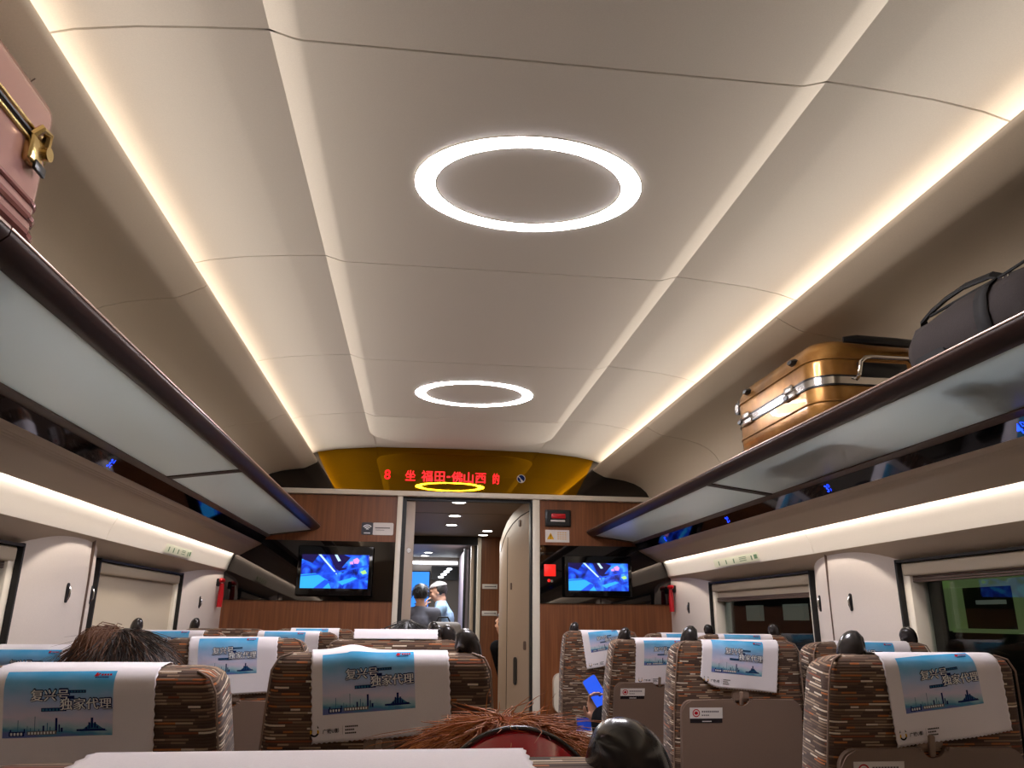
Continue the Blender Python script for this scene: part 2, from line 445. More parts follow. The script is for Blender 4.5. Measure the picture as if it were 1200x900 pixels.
# last centre panel with rounded far corners and a sloped rim all round
ye, rc = 5.22, 0.22
inner = [(XI, 4.51 + G)] + arcpts(XI - rc, ye - rc, rc, 0, 90, 10) + arcpts(-XI + rc, ye - rc, rc, 90, 180, 10) + [(-XI, 4.51 + G)]
dd = XO - XI
outer = [(XO, 4.51 + G)] + arcpts(XI - rc, ye - rc, rc + dd, 0, 90, 10) + arcpts(-XI + rc, ye - rc, rc + dd, 90, 180, 10) + [(-XO, 4.51 + G)]
bm = bmn(); A = [bm.verts.new((x, y, ZC)) for x, y in inner]; B = [bm.verts.new((x, y, ZV)) for x, y in outer]
A2 = [bm.verts.new((x, y, ZV + 0.02)) for x, y in outer]
bm.faces.new(A); bm.faces.new(A2)
for i in range(len(A)):
    j = (i + 1) % len(A); bm.faces.new((A[i], A[j], B[j], B[i])); bm.faces.new((B[i], B[j], A2[j], A2[i]))
struct('ceiling_panel', bm, 'ceiling', ceil, sharp=50)
VP = [(0.60, 2.448), (0.66, 2.4445), (0.75, 2.4375), (0.88, 2.425), (1.0, 2.404), (1.08, 2.378), (1.13, 2.335), (1.145, 2.30)]
for sg in (-1, 1):
    for i, y0 in enumerate(SEAM):
        y1 = (SEAM + [YW])[i + 1]
        bm = bmn(); ribbon(bm, VP, y0 + G, y1 - (G if y1 < YW else 0), 0.014, sg)
        struct('ceiling_panel', bm, 'ceiling', ceil)
bm = bmn(); ribbon(bm, [(-0.60, 2.450), (-0.3, 2.454), (0, 2.456), (0.3, 2.454), (0.60, 2.450)], 5.05, YW, 0.012); struct('ceiling_panel', bm, 'ceiling', ceil)

# side bulkheads with the rounded cove lip, in three lengths
BP = [(1.145, 2.318), (1.04, 2.318), (1.022, 2.333), (1.012, 2.339), (1.006, 2.337), (1.006, 2.328), (1.016, 2.320), (1.055, 2.299), (1.085, 2.284), (1.096, 2.2795), (1.11, 2.2765), (1.15, 2.2715), (1.20, 2.264), (1.25, 2.255), (1.32, 2.234), (1.37, 2.208), (1.41, 2.172), (1.44, 2.12), (1.46, 2.04), (1.468, 1.95), (1.470, 1.78)]
LS = [YB, 0.78, 2.45, 4.12, YW]
for sg, nm in ((-1, 'left'), (1, 'right')):
    blk = struct('bulkhead_' + nm)
    for i in range(4):
        bm = bmn(); ribbon(bm, BP, LS[i] + 0.0025, LS[i + 1] - 0.0025, 0.010, sg)
        struct('bulkhead_panel', bm, 'bulkhead', blk, sharp=60)
    bm = bmn(); ribbon(bm, [(p[0] + 0.025 if i > 4 else p[0], p[1] + 0.012) for i, p in enumerate(BP[9:])], YB, YW, 0.006, sg); struct('bulkhead_backing', bm, 'dark', blk)

    # outer skin, lower wall, soffit, curved lit panel, sloped reading panel
    wl = struct('wall_' + nm)
    bm = bmn(); box(bm, *sorted((sg * 1.70, sg * 1.74)), YB, YW, 1.46, 2.5); struct('wall_skin', bm, 'dark', wl)
    bm = bmn(); box(bm, *sorted((sg * 1.64, sg * 1.74)), YB, YW, 0, 0.79); struct('lower_wall', bm, 'lower', wl)
    bm = bmn(); box(bm, *sorted((sg * 1.60, sg * 1.66)), YB, YW, 0.775, 0.80, 0.006); struct('window_ledge', bm, 'cream_trim', wl)
    bm = bmn(); ribbon(bm, [(1.72, 1.455), (1.635, 1.497), (1.60, 1.520), (1.545, 1.564)], YB, YW, -0.012, sg); struct('soffit', bm, 'beige', wl)
    WPn = [(1.505, 1.705), (1.507, 1.672), (1.515, 1.650), (1.527, 1.625), (1.536, 1.600), (1.541, 1.580), (1.545, 1.5645), (1.556, 1.558)]
    for y0, y1 in ((YB, 1.30), (1.30, 3.37), (3.37, YW)):
        bm = bmn(); ribbon(bm, WPn, y0 + 0.002, y1 - 0.002, 0.010, sg); struct('lit_panel', bm, 'white_panel', wl)
    rp = [(1.345, 1.760), (1.336, 1.756), (1.333, 1.749), (1.336, 1.742), (1.345, 1.7365)]
    for k in range(3):
        x = 1.352 + k * 0.008; z = 1.7325 - k * 0.0048
        rp += [(x, z), (x + 0.0005, z + 0.0025), (x + 0.002, z + 0.0015), (x + 0.0025, z - 0.0015)]
    rp += [(1.39, 1.7115), (1.44, 1.683), (1.468, 1.6665), (1.476, 1.6615), (1.481, 1.6625), (1.482, 1.668)]
    bm = bmn(); ribbon(bm, rp, YB, YW, 0.008, sg); struct('reading_panel', bm, 'beige', wl, sharp=60)
    bm = bmn(); ribbon(bm, [(1.482, 1.70), (1.44, 1.74), (1.38, 1.77)], YB, YW, -0.004, sg); struct('slot_cover', bm, 'white_panel', wl)

# window columns (convex shields), windows
def column(sg, y0, y1, half=None):
    """convex pillar panel between two windows; half=+1 keeps only its near half (it dies into the partition)"""
    bm = bmn(); n = 16; zs = [0.80, 1.0, 1.2, 1.40, 1.46, 1.50, 1.53, 1.55, 1.57]
    rows = []
    for z in zs:
        r = []
        for i in range(n + 1):
            q = i / n; y = y0 + (y1 - y0) * q
            e = (2 * q - 1) if half is None else (q - 1 if half > 0 else q)
            x = 1.635 - 0.072 * (1 - abs(e) ** 2.6) ** 0.8 - (0.006 if z < 1.4 else 0.006 * (1.57 - z) / 0.17)
            r.append(bm.verts.new((sg * x, y, z)))
        rows.append(r)
    for a in range(len(zs) - 1):
        for i in range(n): bm.faces.new((rows[a][i], rows[a][i + 1], rows[a + 1][i + 1], rows[a + 1][i]))
    return bm


def colx(y, y0, y1, half, z=1.345):
    q = (y - y0) / (y1 - y0); e = (2 * q - 1) if half is None else (q - 1 if half > 0 else q)
    return 1.635 - 0.072 * (1 - abs(e) ** 2.6) ** 0.8 - 0.006


def hook(parent, sg, y, z, x):
    bm = bmn(); pts = rrect(-0.010, 0.010, -0.036, 0.036, 0.0098, 6)
    prism(bm, [(y + a, z + b) for a, b in pts], sg * (x + 0.012), sg * (x - 0.0035), 'x'); h = mobj('coat_hook', bm, 'gasket', parent)
    bm = bmn(); tube(bm, [(sg * (x - 0.004), y, z + 0.024), (sg * (x - 0.010), y, z + 0.012), (sg * (x - 0.010), y, z - 0.012), (sg * (x - 0.006), y, z - 0.026)], [0.003, 0.0045, 0.0045, 0.003], 8)
    mobj('hook_pin', bm, 'metal', h); return h


def make_window(idx, sg, y0, y1, drop, name_blind=True):
    wn = struct('window_%d' % idx)
    X = lambda a, b: sorted((sg * a, sg * b))
    bm = bmn()
    for ya, yb in ((y0, y0 + 0.012), (y1 - 0.012, y1)): box(bm, *X(1.60, 1.69), ya, yb, 0.80, 1.50)
    box(bm, *X(1.60, 1.69), y0, y1, 1.488, 1.497); struct('window_gasket', bm, 'gasket', wn)
    bm = bmn()
    for ya, yb in ((y0 + 0.012, y0 + 0.058), (y1 - 0.058, y1 - 0.012)): box(bm, *X(1.618, 1.69), ya, yb, 0.80, 1.488, 0.006)
    struct('window_jamb', bm, 'cream_trim', wn)
    bm = bmn(); box(bm, *X(1.672, 1.678), y0 + 0.05, y1 - 0.05, 0.80, 1.49); struct('window_pane', bm, 'glass', wn)
    bm = bmn(); box(bm, *X(1.612, 1.668), y0 + 0.02, y1 - 0.02, 1.437, 1.487, 0.010, 3); struct('blind_box', bm, 'blind', wn)
    if drop > 0.03:
        bm = bmn(); box(bm, *X(1.636, 1.642), y0 + 0.02, y1 - 0.02, 1.43 - drop, 1.435); struct('roller_blind', bm, 'blind', wn)
    bm = bmn()
    for k in range(3): box(bm, *X(1.630, 1.648), y0 + 0.02, y1 - 0.02, 1.437 - drop - 0.0085 * k - 0.007, 1.437 - drop - 0.0085 * k, 0.002)
    struct('blind_rail', bm, 'rail_brown', wn)
    return wn


WIN = [(1, -1, 1.50, 2.84, 0.0), (2, -1, 3.50, 4.72, 0.60), (3, 1, 1.50, 2.86, 0.0), (4, 1, 3.54, 4.86, 0.035), (5, -1, -0.55, 0.82, 0.02), (6, 1, -0.55, 0.82, 0.02)]
for a in WIN: make_window(*a)
cols = []
for k, (sg, y0, y1, half, sm, hks) in enumerate([(-1, 2.84, 3.50, None, 3.30, (3.12, 3.40)), (-1, 4.72, 5.5, 1, None, (5.02,)), (1, 2.86, 3.54, None, 3.30, (3.13, 3.42)), (1, 4.86, 5.5, 1, None, (5.16,)), (-1, 0.82, 1.50, None, 1.26, (1.05, 1.34)), (1, 0.82, 1.50, None, 1.26, (1.05, 1.34))]):
    bm = column(sg, y0, y1, half); c = struct('column_panel', bm, 'column', normals=True)
    for hy in hks: hook(c, sg, hy, 1.345, colx(hy, y0, y1, half))
    if sm:
        bm = bmn(); box(bm, *sorted((sg * 1.5545, sg * 1.58)), sm - 0.0015, sm + 0.0015, 0.8, 1.555); struct('column_seam', bm, 'rail_brown', c)

# ---------------------------------------------------------------- the partition at the end
wf = struct('wall_front')
def wallbox(name, m, x0, x1, z0, z1, y0=YW, y1=YW + 0.05, bev=0.0): bm = bmn(); box(bm, x0, x1, y0, y1, z0, z1, bev); return struct(name, bm, m, wf)
for sg, xi in ((-1, 0.423), (1, 0.602)):
    a, b = sorted((sg * xi, sg * 1.70))
    wallbox('wood_panel', 'wood', a, b, 0, 1.37); wallbox('wood_panel', 'wood', a, b, 1.772, 2.092)
    bm = bmn(); prism(bm, [(YW - 0.012, 1.37), (YW - 0.004, 1.772), (YW + 0.05, 1.772), (YW + 0.05, 1.37)], a, b, 'x'); struct('gloss_band', bm, 'gloss_black', wf)
    # black corner pieces above the beam, outside the gold panel
    bm = bmn(); prism(bm, [(sg * 0.872, 2.131), (sg * 1.70, 2.131), (sg * 1.70, 2.5), (sg * 1.05, 2.5), (sg * 0.995, 2.36)], YW, YW + 0.05); struct('gloss_corner', bm, 'gloss_black', wf)
bm = bmn(); prism(bm, [(-0.872, 2.131), (0.872, 2.131), (0.995, 2.36), (1.05, 2.5), (-1.05, 2.5), (-0.995, 2.36)], YW - 0.002, YW + 0.05); struct('gold_panel', bm, 'gold_mirror', wf)
bm = bmn(); box(bm, -1.45, 1.45, YW - 0.035, YW + 0.02, 2.096, 2.132, 0.004); struct('trim_1', bm, 'cream_trim')
for i, (x0, x1) in enumerate(((-0.423, -0.386), (0.551, 0.602))):
    bm = bmn(); box(bm, x0, x1, YW - 0.02, YW + 0.08, 0, 2.096, 0.004); struct('trim_%d' % (i + 2), bm, 'cream_trim')
bm = bmn(); box(bm, -0.386, 0.551, YW + 0.02, YW + 0.08, 2.075, 2.10); struct('door_header', bm, 'gasket')
bm = bmn(); box(bm, -0.386, -0.358, YW + 0.005, YW + 0.09, 0, 2.08); struct('door_channel', bm, 'gasket')
bm = bmn(); box(bm, -0.70, -0.296, YW + 0.055, YW + 0.095, 0.01, 2.075, 0.004); d1 = struct('door_1', bm, 'leaf')
bm = bmn(); disc(bm, (-0.328, YW + 0.052, 1.72), 0.016, (0, 1, 0), 0.012); mobj('door_lock', bm, 'metal', d1)
bm = bmn(); box(bm, 0.537, 0.553, YW + 0.0, YW + 0.07, 0, 2.09); struct('door_gasket', bm, 'gasket')

# vestibule beyond: ceiling, side wall, curved toilet module, wood end wall, next corridor
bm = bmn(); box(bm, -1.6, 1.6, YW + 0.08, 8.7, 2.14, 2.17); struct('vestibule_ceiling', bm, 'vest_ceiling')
bm = bmn(); box(bm, -1.6, 1.6, 6.7, 6.705, 2.1385, 2.1415); struct('ceiling_joint', bm, 'dark')
bm = bmn(); box(bm, -0.75, -0.70, YW + 0.08, 8.7, 0, 2.14); struct('vestibule_side', bm, 'leaf')
mod = struct('wall_module')
mp = [(0.60, 5.57), (0.555, 5.66), (0.505, 5.78), (0.462, 5.92), (0.432, 6.07), (0.416, 6.22), (0.412, 6.36), (0.422, 6.52), (0.452, 6.70), (0.52, 6.92), (0.64, 7.12)]
bm = bmn(); rows = []
for i, (x, y) in enumerate(mp):
    zt = 2.118 - 0.235 * (min(1.0, (y - 5.57) / 0.75)) ** 1.7
    rows.append([bm.verts.new((x, y, z)) for z in (0, 0.6, 1.2, zt - 0.12, zt)] + [bm.verts.new((x + 0.6, y, zt + 0.02))])
for a, b in zip(rows, rows[1:]):
    for i in range(5): bm.faces.new((a[i], b[i], b[i + 1], a[i + 1]))
struct('module_shell', bm, 'module', mod, sharp=60)
def onmod(y, off=0.003):
    for (x0, y0), (x1, y1) in zip(mp, mp[1:]):
        if y0 <= y <= y1:
            t = (y - y0) / (y1 - y0); n = Vector((-(y1 - y0), (x1 - x0))).normalized()
            return Vector((x0 + (x1 - x0) * t + n.x * off, y + n.y * off))
# door outline on the module: vertical seam, arched top seam
bm = bmn()
top = [(5.63 + 0.70 * i / 14) for i in range(15)]
tube(bm, [(onmod(y, 0.0)[0], onmod(y, 0.0)[1], 2.118 - 0.235 * ((y - 5.57) / 0.75) ** 1.7 - 0.075 - 0.02 * (y - 5.63)) for y in top], 0.004, 6)
tube(bm, [(onmod(6.05, 0)[0], onmod(6.05, 0)[1], z) for z in (0.05, 1.0, 1.88)], 0.003, 6)
struct('module_door_seam', bm, 'dark', mod)
def slotmod(nm, y, z, w_, h_, m):
    p = onmod(y, 0.0); q = onmod(y + 0.02, 0.0); t = (q - p).normalized(); n = Vector((-t.y, t.x)); bm = bmn()
    pts = rrect(-w_ / 2, w_ / 2, -h_ / 2, h_ / 2, min(w_, h_) * 0.45, 4)
    A = [bm.verts.new((p.x + t.x * a + n.x * 0.008, p.y + t.y * a + n.y * 0.008, z + b)) for a, b in pts]
    B = [bm.verts.new((p.x + t.x * a - n.x * 0.004, p.y + t.y * a - n.y * 0.004, z + b)) for a, b in pts]
    bm.faces.new(A)
    for i in range(len(A)): bm.faces.new((A[i], A[(i + 1) % len(A)], B[(i + 1) % len(A)], B[i]))
    o = mobj(nm, bm, m, mod); return o
slotmod('module_handle', 5.86, 0.90, 0.05, 0.19, 'gasket'); slotmod('module_lock', 5.95, 1.50, 0.02, 0.05, 'rail_brown'); slotmod('module_lock', 5.80, 1.96, 0.025, 0.05, 'rail_brown'); slotmod('module_latch', 5.72, 1.08, 0.03, 0.06, 'rail_brown')
bm = bmn(); box(bm, 0.418, 1.6, 8.70, 8.75, 0, 2.14); struct('vestibule_wood', bm, 'wood')
bm = bmn(); box(bm, -1.6, -0.42, 8.70, 8.75, 0, 2.14); struct('vestibule_wood', bm, 'wood')
bm = bmn(); box(bm, -0.42, 0.42, 8.68, 8.76, 2.05, 2.14); struct('gangway_header', bm, 'dark')
bm = bmn(); box(bm, 0.40, 0.440, 8.66, 8.77, 0, 2.13, 0.004); struct('gangway_post', bm, 'cream_trim')
bm = bmn(); box(bm, -0.44, -0.40, 8.66, 8.77, 0, 2.13, 0.004); struct('gangway_post', bm, 'cream_trim')
bm = bmn(); box(bm, 0.372, 0.400, 8.78, 9.3, 0, 2.05); struct('gangway_side', bm, 'gasket')
bm = bmn(); box(bm, 0.335, 0.372, 8.80, 8.86, 0, 2.05, 0.004); struct('gangway_frame', bm, 'leaf')
bm = bmn(); box(bm, 0.30, 0.34, 9.32, 10.6, 0, 2.05); struct('corridor_side', bm, 'mauve_wall')
bm = bmn(); box(bm, 0.285, 0.31, 9.28, 9.34, 0, 2.06); struct('corridor_post', bm, 'gasket')
bm = bmn(); box(bm, -1.2, 1.2, 8.78, 13.6, 2.14, 2.16); struct('corridor_ceiling', bm, 'grey_wall')
bm = bmn(); box(bm, -0.9, -0.86, 8.78, 13.6, 0, 2.14); struct('corridor_side', bm, 'grey_wall')
bm = bmn(); box(bm, -0.9, 0.9, 12.0, 12.05, 0, 2.14); struct('corridor_end', bm, 'grey_wall')
bm = bmn(); box(bm, 0.62, 0.66, 10.6, 12.0, 0, 2.14); struct('corridor_side', bm, 'grey_wall')

# ================================================================ FIXTURES
def ellring(bm, cx, cy, a, b, a2, b2, z0, z1, n=96):
    L = []
    for (A, B, z) in ((a, b, z0), (a, b, z1), (a2, b2, z1), (a2, b2, z0)):
        L.append([bm.verts.new((cx + A * math.cos(2 * math.pi * i / n), cy + B * math.sin(2 * math.pi * i / n), z)) for i in range(n)])
    for q in range(4):
        for i in range(n):
            bm.faces.new((L[q][i], L[q][(i + 1) % n], L[(q + 1) % 4][(i + 1) % n], L[(q + 1) % 4][i]))


for k, (cy, lab) in enumerate(((1.868, 'large glowing white oval ring light in the ceiling, nearest the camera'), (3.955, 'smaller looking glowing oval ring light further along the ceiling, towards the gold sign panel'))):
    t = thing('ring_light', lab, 'ceiling light', (0.004, cy, ZC), group='oval ring lights along the ceiling')
    bm = bmn(); ellring(bm, 0, 0, 0.318, 0.243, 0.263, 0.197, -0.0015, 0.012); mobj('diffuser', bm, 'ring', t)
    bm = bmn(); ellring(bm, 0, 0, 0.3225, 0.2475, 0.318, 0.243, -0.0025, 0.012); ellring(bm, 0, 0, 0.263, 0.197, 0.2585, 0.1925, -0.0025, 0.012); mobj('bezel', bm, 'ceiling', t)
bm = bmn(); box(bm, 0.39, 0.47, 1.100, 1.112, ZC - 0.003, ZC + 0.005, 0.001); tag(mobj('ceiling_latch', bm, 'dark'), 'small dark latch slot in the ceiling at the top edge of the view', 'latch')

# ---- luggage racks
def rack(sg):
    side = 'three-seat' if sg < 0 else 'two-seat'
    t = thing('luggage_rack', 'long brown luggage rack with frosted glass shelf above the %s side%s' % (side, ', gold suitcase on it' if sg > 0 else ', pink suitcase on it'), 'luggage rack', (0, 0, 0), group='overhead luggage racks')
    fb = [(0.955, 1.878), (0.950, 1.872), (0.951, 1.864), (0.962, 1.853), (0.980, 1.843), (1.000, 1.838), (1.006, 1.842), (1.006, 1.852), (0.985, 1.866), (0.965, 1.878)]
    for y0, y1 in ((YB, 1.212), (1.216, YW - 0.004)):
        bm = bmn(); prism(bm, [(sg * x, z) for x, z in fb], y0, y1); b = mobj('front_bar', bm, 'rack_brown', t, sharp=50)
        bm = bmn(); box(bm, *sorted((sg * 0.949, sg * 0.964)), y0, y1, 1.8745, 1.8805, 0.002); mobj('edge_trim', bm, 'rack_edge', b)
    tilt = lambda x: 1.8425 - (x - 1.0) * 0.135
    for y0, y1 in ((-0.78, 1.19), (1.245, 3.185), (3.235, YW - 0.05)):
        bm = bmn(); prism(bm, [(sg * 1.0, tilt(1.0)), (sg * 1.284, tilt(1.284)), (sg * 1.284, tilt(1.284) + 0.006), (sg * 1.0, tilt(1.0) + 0.006)], y0 - 0.01, y1 + 0.01); mobj('glass_shelf', bm, 'frost', t)
    for y0, y1 in ((YB, -0.78), (1.19, 1.245), (3.185, 3.235), (YW - 0.05, YW - 0.004)):
        bm = bmn(); prism(bm, [(sg * 1.0, tilt(1.0) - 0.004), (sg * 1.284, tilt(1.284) - 0.004), (sg * 1.284, tilt(1.284) + 0.012), (sg * 1.0, tilt(1.0) + 0.012)], y0, y1); mobj('cross_bar', bm, 'rack_brown', t)
    bm = bmn(); prism(bm, [(sg * 1.280, 1.799), (sg * 1.309, 1.789), (sg * 1.36, 1.793), (sg * 1.466, 1.80), (sg * 1.466, 1.815), (sg * 1.284, 1.813)], YB, YW - 0.004); mobj('rear_rail', bm, 'rail_brown', t)
    return t
rack(-1); rack(1)

# ---- black glossy seat-number strips with blue row numbers
for sg in (-1, 1):
    side = 'three-seat' if sg < 0 else 'two-seat'
    t = thing('seat_number_strip', 'glossy black seat number strip under the rack on the %s side' % side, 'display strip', (0, 0, 0), group='black seat number strips')
    bm = bmn(); prism(bm, [(sg * 1.306, 1.789), (sg * 1.337, 1.742), (sg * 1.345, 1.746), (sg * 1.314, 1.793)], YB, YW - 0.002); mobj('glass_face', bm, 'gloss_strip', t)
    nx, nz = Vector((1.337 - 1.306, 1.742 - 1.789)).normalized(); N = Vector((-abs(nz), -nx)) if True else None
    rows = [('4', 'D', 1.80), ('3', 'D', 2.80), ('2', 'D', 3.81), ('1', 'D', 4.84)] if sg > 0 else [('3', 'A', 2.71), ('4', 'A', 1.69)]
    for num, let, yy in rows:
        bm = bmn(); vs, fs = text2d(num, 0.042, 0.012); v2, f2 = text2d(let, 0.02, 0.01)
        def put(a, b, yy=yy):
            b += 0.0
            s_ = 0.0285 - b                                        # distance down the strip
            return (sg * (1.306 + nx * s_ - abs(nz) * 0.0012), yy - sg * a, 1.789 + nz * s_ - nx * 0.0012)
        add_flat(bm, vs, fs, put); add_flat(bm, [(x + 0.022, y + 0.010) for x, y in v2], f2, put); add_flat(bm, [(x + 0.022, y - 0.009) for x, y in text2d('F' if sg > 0 else 'C', 0.016, 0.01)[0]], text2d('F' if sg > 0 else 'C', 0.016, 0.01)[1], put)
        mobj('row_number', bm, 'led_blue', t, normals=False)

# ---- televisions on the glossy band
def tv(x0, x1, z0, z1, lab):
    cx, cz = (x0 + x1) / 2, (z0 + z1) / 2; wd, hh = (x1 - x0) / 2, (z1 - z0) / 2
    t = thing('television', lab, 'television', (cx, YW - 0.006, cz), group='wall televisions on the partition')
    bm = bmn(); box(bm, -wd, wd, -0.055, -0.02, -hh, hh, 0.008, 3); mobj('bezel', bm, 'tv_bezel', t)
    bm = bmn(); box(bm, -0.12, 0.12, -0.02, 0.006, -0.08, 0.08, 0.004); mobj('wall_mount', bm, 'black_plastic', t)
    sw, s0, s1 = wd * 0.885, -hh * 0.70, hh * 0.64
    bm = bmn()
    box(bm, -sw, sw, -0.0565, -0.054, s0, s1, mi=0)
    H = s1 - s0
    def poly(pts, mi, lay):
        V = [bm.verts.new((-sw + 2 * sw * px, -0.0567 - 0.0002 * lay, s0 + H * pz)) for px, pz in pts]; bm.faces.new(V).material_index = mi
    poly([(0, 1), (0.25, 1), (0.16, 0.74), (0, 0.86)], 2, 1)                 # dark corner
    poly([(0, 0.40), (0.22, 0.44), (0.40, 0.24), (0.46, 0.0), (0, 0)], 1, 1)  # cyan sheet
    poly([(0.40, 1), (0.50, 0.60), (0.56, 0.52), (0.72, 0.92), (0.62, 1)], 2, 1)
    poly([(0.24, 1.0), (0.28, 1.0), (0.53, 0.46), (0.53, 0.40)], 3, 2)        # pale edge lines
    poly([(0.0, 0.37), (0.5, 0.49), (1.0, 0.72), (1.0, 0.67), (0.5, 0.44), (0.0, 0.34)], 6, 3)
    poly([(0.48, 1), (0.52, 1), (0.58, 0.82), (0.54, 0.80)], 3, 3)
    poly([(0.76, 0.86), (0.82, 0.92), (0.86, 0.84), (0.84, 0.74), (0.78, 0.74)], 4, 2); poly([(0.71, 0.78), (0.76, 0.82), (0.77, 0.72), (0.72, 0.72)], 4, 2)
    poly([(0.88, 0.50), (0.95, 0.56), (0.98, 0.46), (0.92, 0.42)], 5, 4)
    poly([(0.55, 0.20), (0.78, 0.34), (0.84, 0.30), (0.62, 0.10)], 1, 1); poly([(0.20, 0.0), (0.36, 0.26), (0.44, 0.2), (0.34, 0)], 6, 2)
    poly([(0.55, 0.52), (0.60, 0.62), (0.68, 0.58), (0.62, 0.46)], 2, 2)
    mobj('screen', bm, ['screen', 'sc_cyan', 'sc_navy', 'sc_white', 'sc_pink', 'sc_green', 'sc_blue'], t, normals=False)
tv(-1.075, -0.566, 1.400, 1.734, 'black television showing a blue picture, on the three-seat side of the doorway')
tv(0.772, 1.260, 1.415, 1.698, 'black television showing a blue picture, on the two-seat side of the doorway')

# ---- red LED destination sign behind the gold panel, and the round emblem
t = thing('led_sign', 'scrolling red LED destination sign on the gold panel over the doorway', 'sign', (0, YW - 0.004, 2.245))
bm = bmn()
for ch, x, wdt in (('8', -0.506, 0.95), ('坐', -0.342, 0.9), ('福', -0.222, 1), ('田', -0.130, 1), ('-', -0.066, 1), ('佛', -0.004, 1), ('山', 0.080, 1), ('西', 0.168, 1), ('的', 0.281, 0.62)):
    vs, fs = text2d(ch, 0.086 if ch not in '8-' else 0.10, 0.0)
    for k, (ox, oz) in enumerate(((0, 0), (.0022, 0), (-.0022, 0), (0, .0018), (0, -.0018))): add_flat(bm, [(x + ox + a * wdt, oz + b + (-0.010 * x)) for a, b in vs], fs, lambda a, b: (a, -0.0002 * k, b))
mobj('lettering', bm, 'led_red', t, normals=False)
t = thing('round_emblem', 'small round blue and white emblem at the end of the red LED sign', 'emblem', (0.466, YW - 0.003, 2.248))
bm = bmn(); disc(bm, (0, 0, 0), 0.031, (0, 1, 0), 0.004, 32); mobj('emblem_plate', bm, 'sticker', t)
bm = bmn(); add_flat(bm, [(0.027 * math.cos(a * math.pi / 12), 0.027 * math.sin(a * math.pi / 12)) for a in range(-3, 10)] + [(0.004, -0.006)], [tuple(range(14))], lambda a, b: (a, -0.0026, b))
add_flat(bm, [(0.027 * math.cos(a * math.pi / 12), 0.027 * math.sin(a * math.pi / 12)) for a in range(10, 19)] + [(-0.008, 0.0)], [tuple(range(10))], lambda a, b: (a, -0.0026, b))
mobj('emblem_swirl', bm, 'navy', t, normals=False)

# ---- signs and switches on the partition
t = thing('wifi_sign', 'small slate and white wireless network sign on the wood panel left of the doorway', 'sign', (-0.555, YW - 0.002, 1.862))
bm = bmn(); prism(bm, rrect(-0.110, -0.030, -0.043, 0.043, 0.010), -0.004, 0.002); mobj('symbol_plate', bm, 'sign_grey', t)
bm = bmn(); prism(bm, rrect(-0.032, 0.112, -0.043, 0.043, 0.010), -0.003, 0.002); mobj('text_plate', bm, 'sticker', t)
bm = bmn()
for r in (0.014, 0.027, 0.040):
    a = arcpts(-0.070, -0.012, r, 42, 138, 12); b = arcpts(-0.070, -0.012, r - 0.007, 138, 42, 12); n = len(a)
    add_flat(bm, a + b, [tuple(range(2 * n))], lambda x, z: (x, -0.0046, z))
v, f = rectf(-0.092, -0.048, -0.034, -0.028); add_flat(bm, v, f, lambda x, z: (x, -0.0046, z)); mobj('wave_symbol', bm, 'white_ink', t, normals=False)
bm = bmn(); v, f = rectf(-0.016, 0.088, 0.003, 0.010); add_flat(bm, v, f, lambda x, z: (x, -0.0036, z)); v, f = rectf(-0.012, 0.050, -0.010, -0.007); add_flat(bm, v, f, lambda x, z: (x, -0.0036, z)); mobj('text_lines', bm, 'grey_ink', t, normals=False)

t = thing('emergency_brake', 'black framed emergency brake with red handle above the warning sticker', 'emergency brake', (0.737, YW, 1.966))
bm = bmn(); box(bm, -0.094, 0.094, -0.022, 0.01, -0.060, 0.060, 0.006); box(bm, -0.080, 0.080, -0.0225, -0.021, -0.048, 0.048, mi=1); mobj('frame', bm, ['black_plastic', 'gasket'], t)
bm = bmn(); box(bm, -0.052, 0.052, -0.040, -0.022, -0.006, 0.030, 0.006); mobj('handle', bm, 'red_plastic', t)
bm = bmn(); box(bm, -0.056, 0.050, -0.028, -0.022, -0.028, -0.014, 0.002); mobj('label_bar', bm, 'sticker', t)

t = thing('warning_sticker', 'white warning sticker with yellow triangle below the emergency brake', 'sticker', (0.733, YW - 0.001, 1.838))
bm = bmn(); box(bm, -0.088, 0.088, -0.002, 0.001, -0.044, 0.044, mi=0); mobj('sticker_sheet', bm, 'sticker', t)
bm = bmn(); add_flat(bm, [(-0.076, -0.024), (-0.024, -0.024), (-0.050, 0.024)], [(0, 1, 2)], lambda x, z: (x, -0.0026, z)); mobj('yellow_triangle', bm, 'yellow_ink', t, normals=False)
bm = bmn()
for v, f in (rectf(-0.0525, -0.0475, -0.008, 0.010), rectf(-0.0525, -0.0475, -0.018, -0.013)): add_flat(bm, v, f, lambda x, z: (x, -0.0030, z))
mobj('exclamation_mark', bm, 'ink', t, normals=False)
bm = bmn()
for r in range(4):
    for c in range(4):
        v, f = rectf(0.0 + c * 0.018, 0.012 + c * 0.018, 0.022 - r * 0.015, 0.027 - r * 0.015); add_flat(bm, v, f, lambda x, z: (x, -0.0026, z))
mobj('text_lines', bm, 'yellow_ink', t, normals=False)

t = thing('call_panel', 'red lit square panel with a small red button beside the right television', 'call panel', (0.676, YW - 0.006, 1.595))
bm = bmn(); box(bm, -0.042, 0.042, -0.006, 0.002, -0.040, 0.042, 0.003); mobj('red_plate', bm, 'red_lamp', t)
bm = bmn(); disc(bm, (-0.008, -0.004, -0.070), 0.011, (0, 1, 0), 0.010); mobj('button', bm, 'red_lamp', t)
bm = bmn(); disc(bm, (0.012, -0.003, -0.073), 0.010, (0, 1, 0), 0.006); mobj('key_switch', bm, 'metal', t)

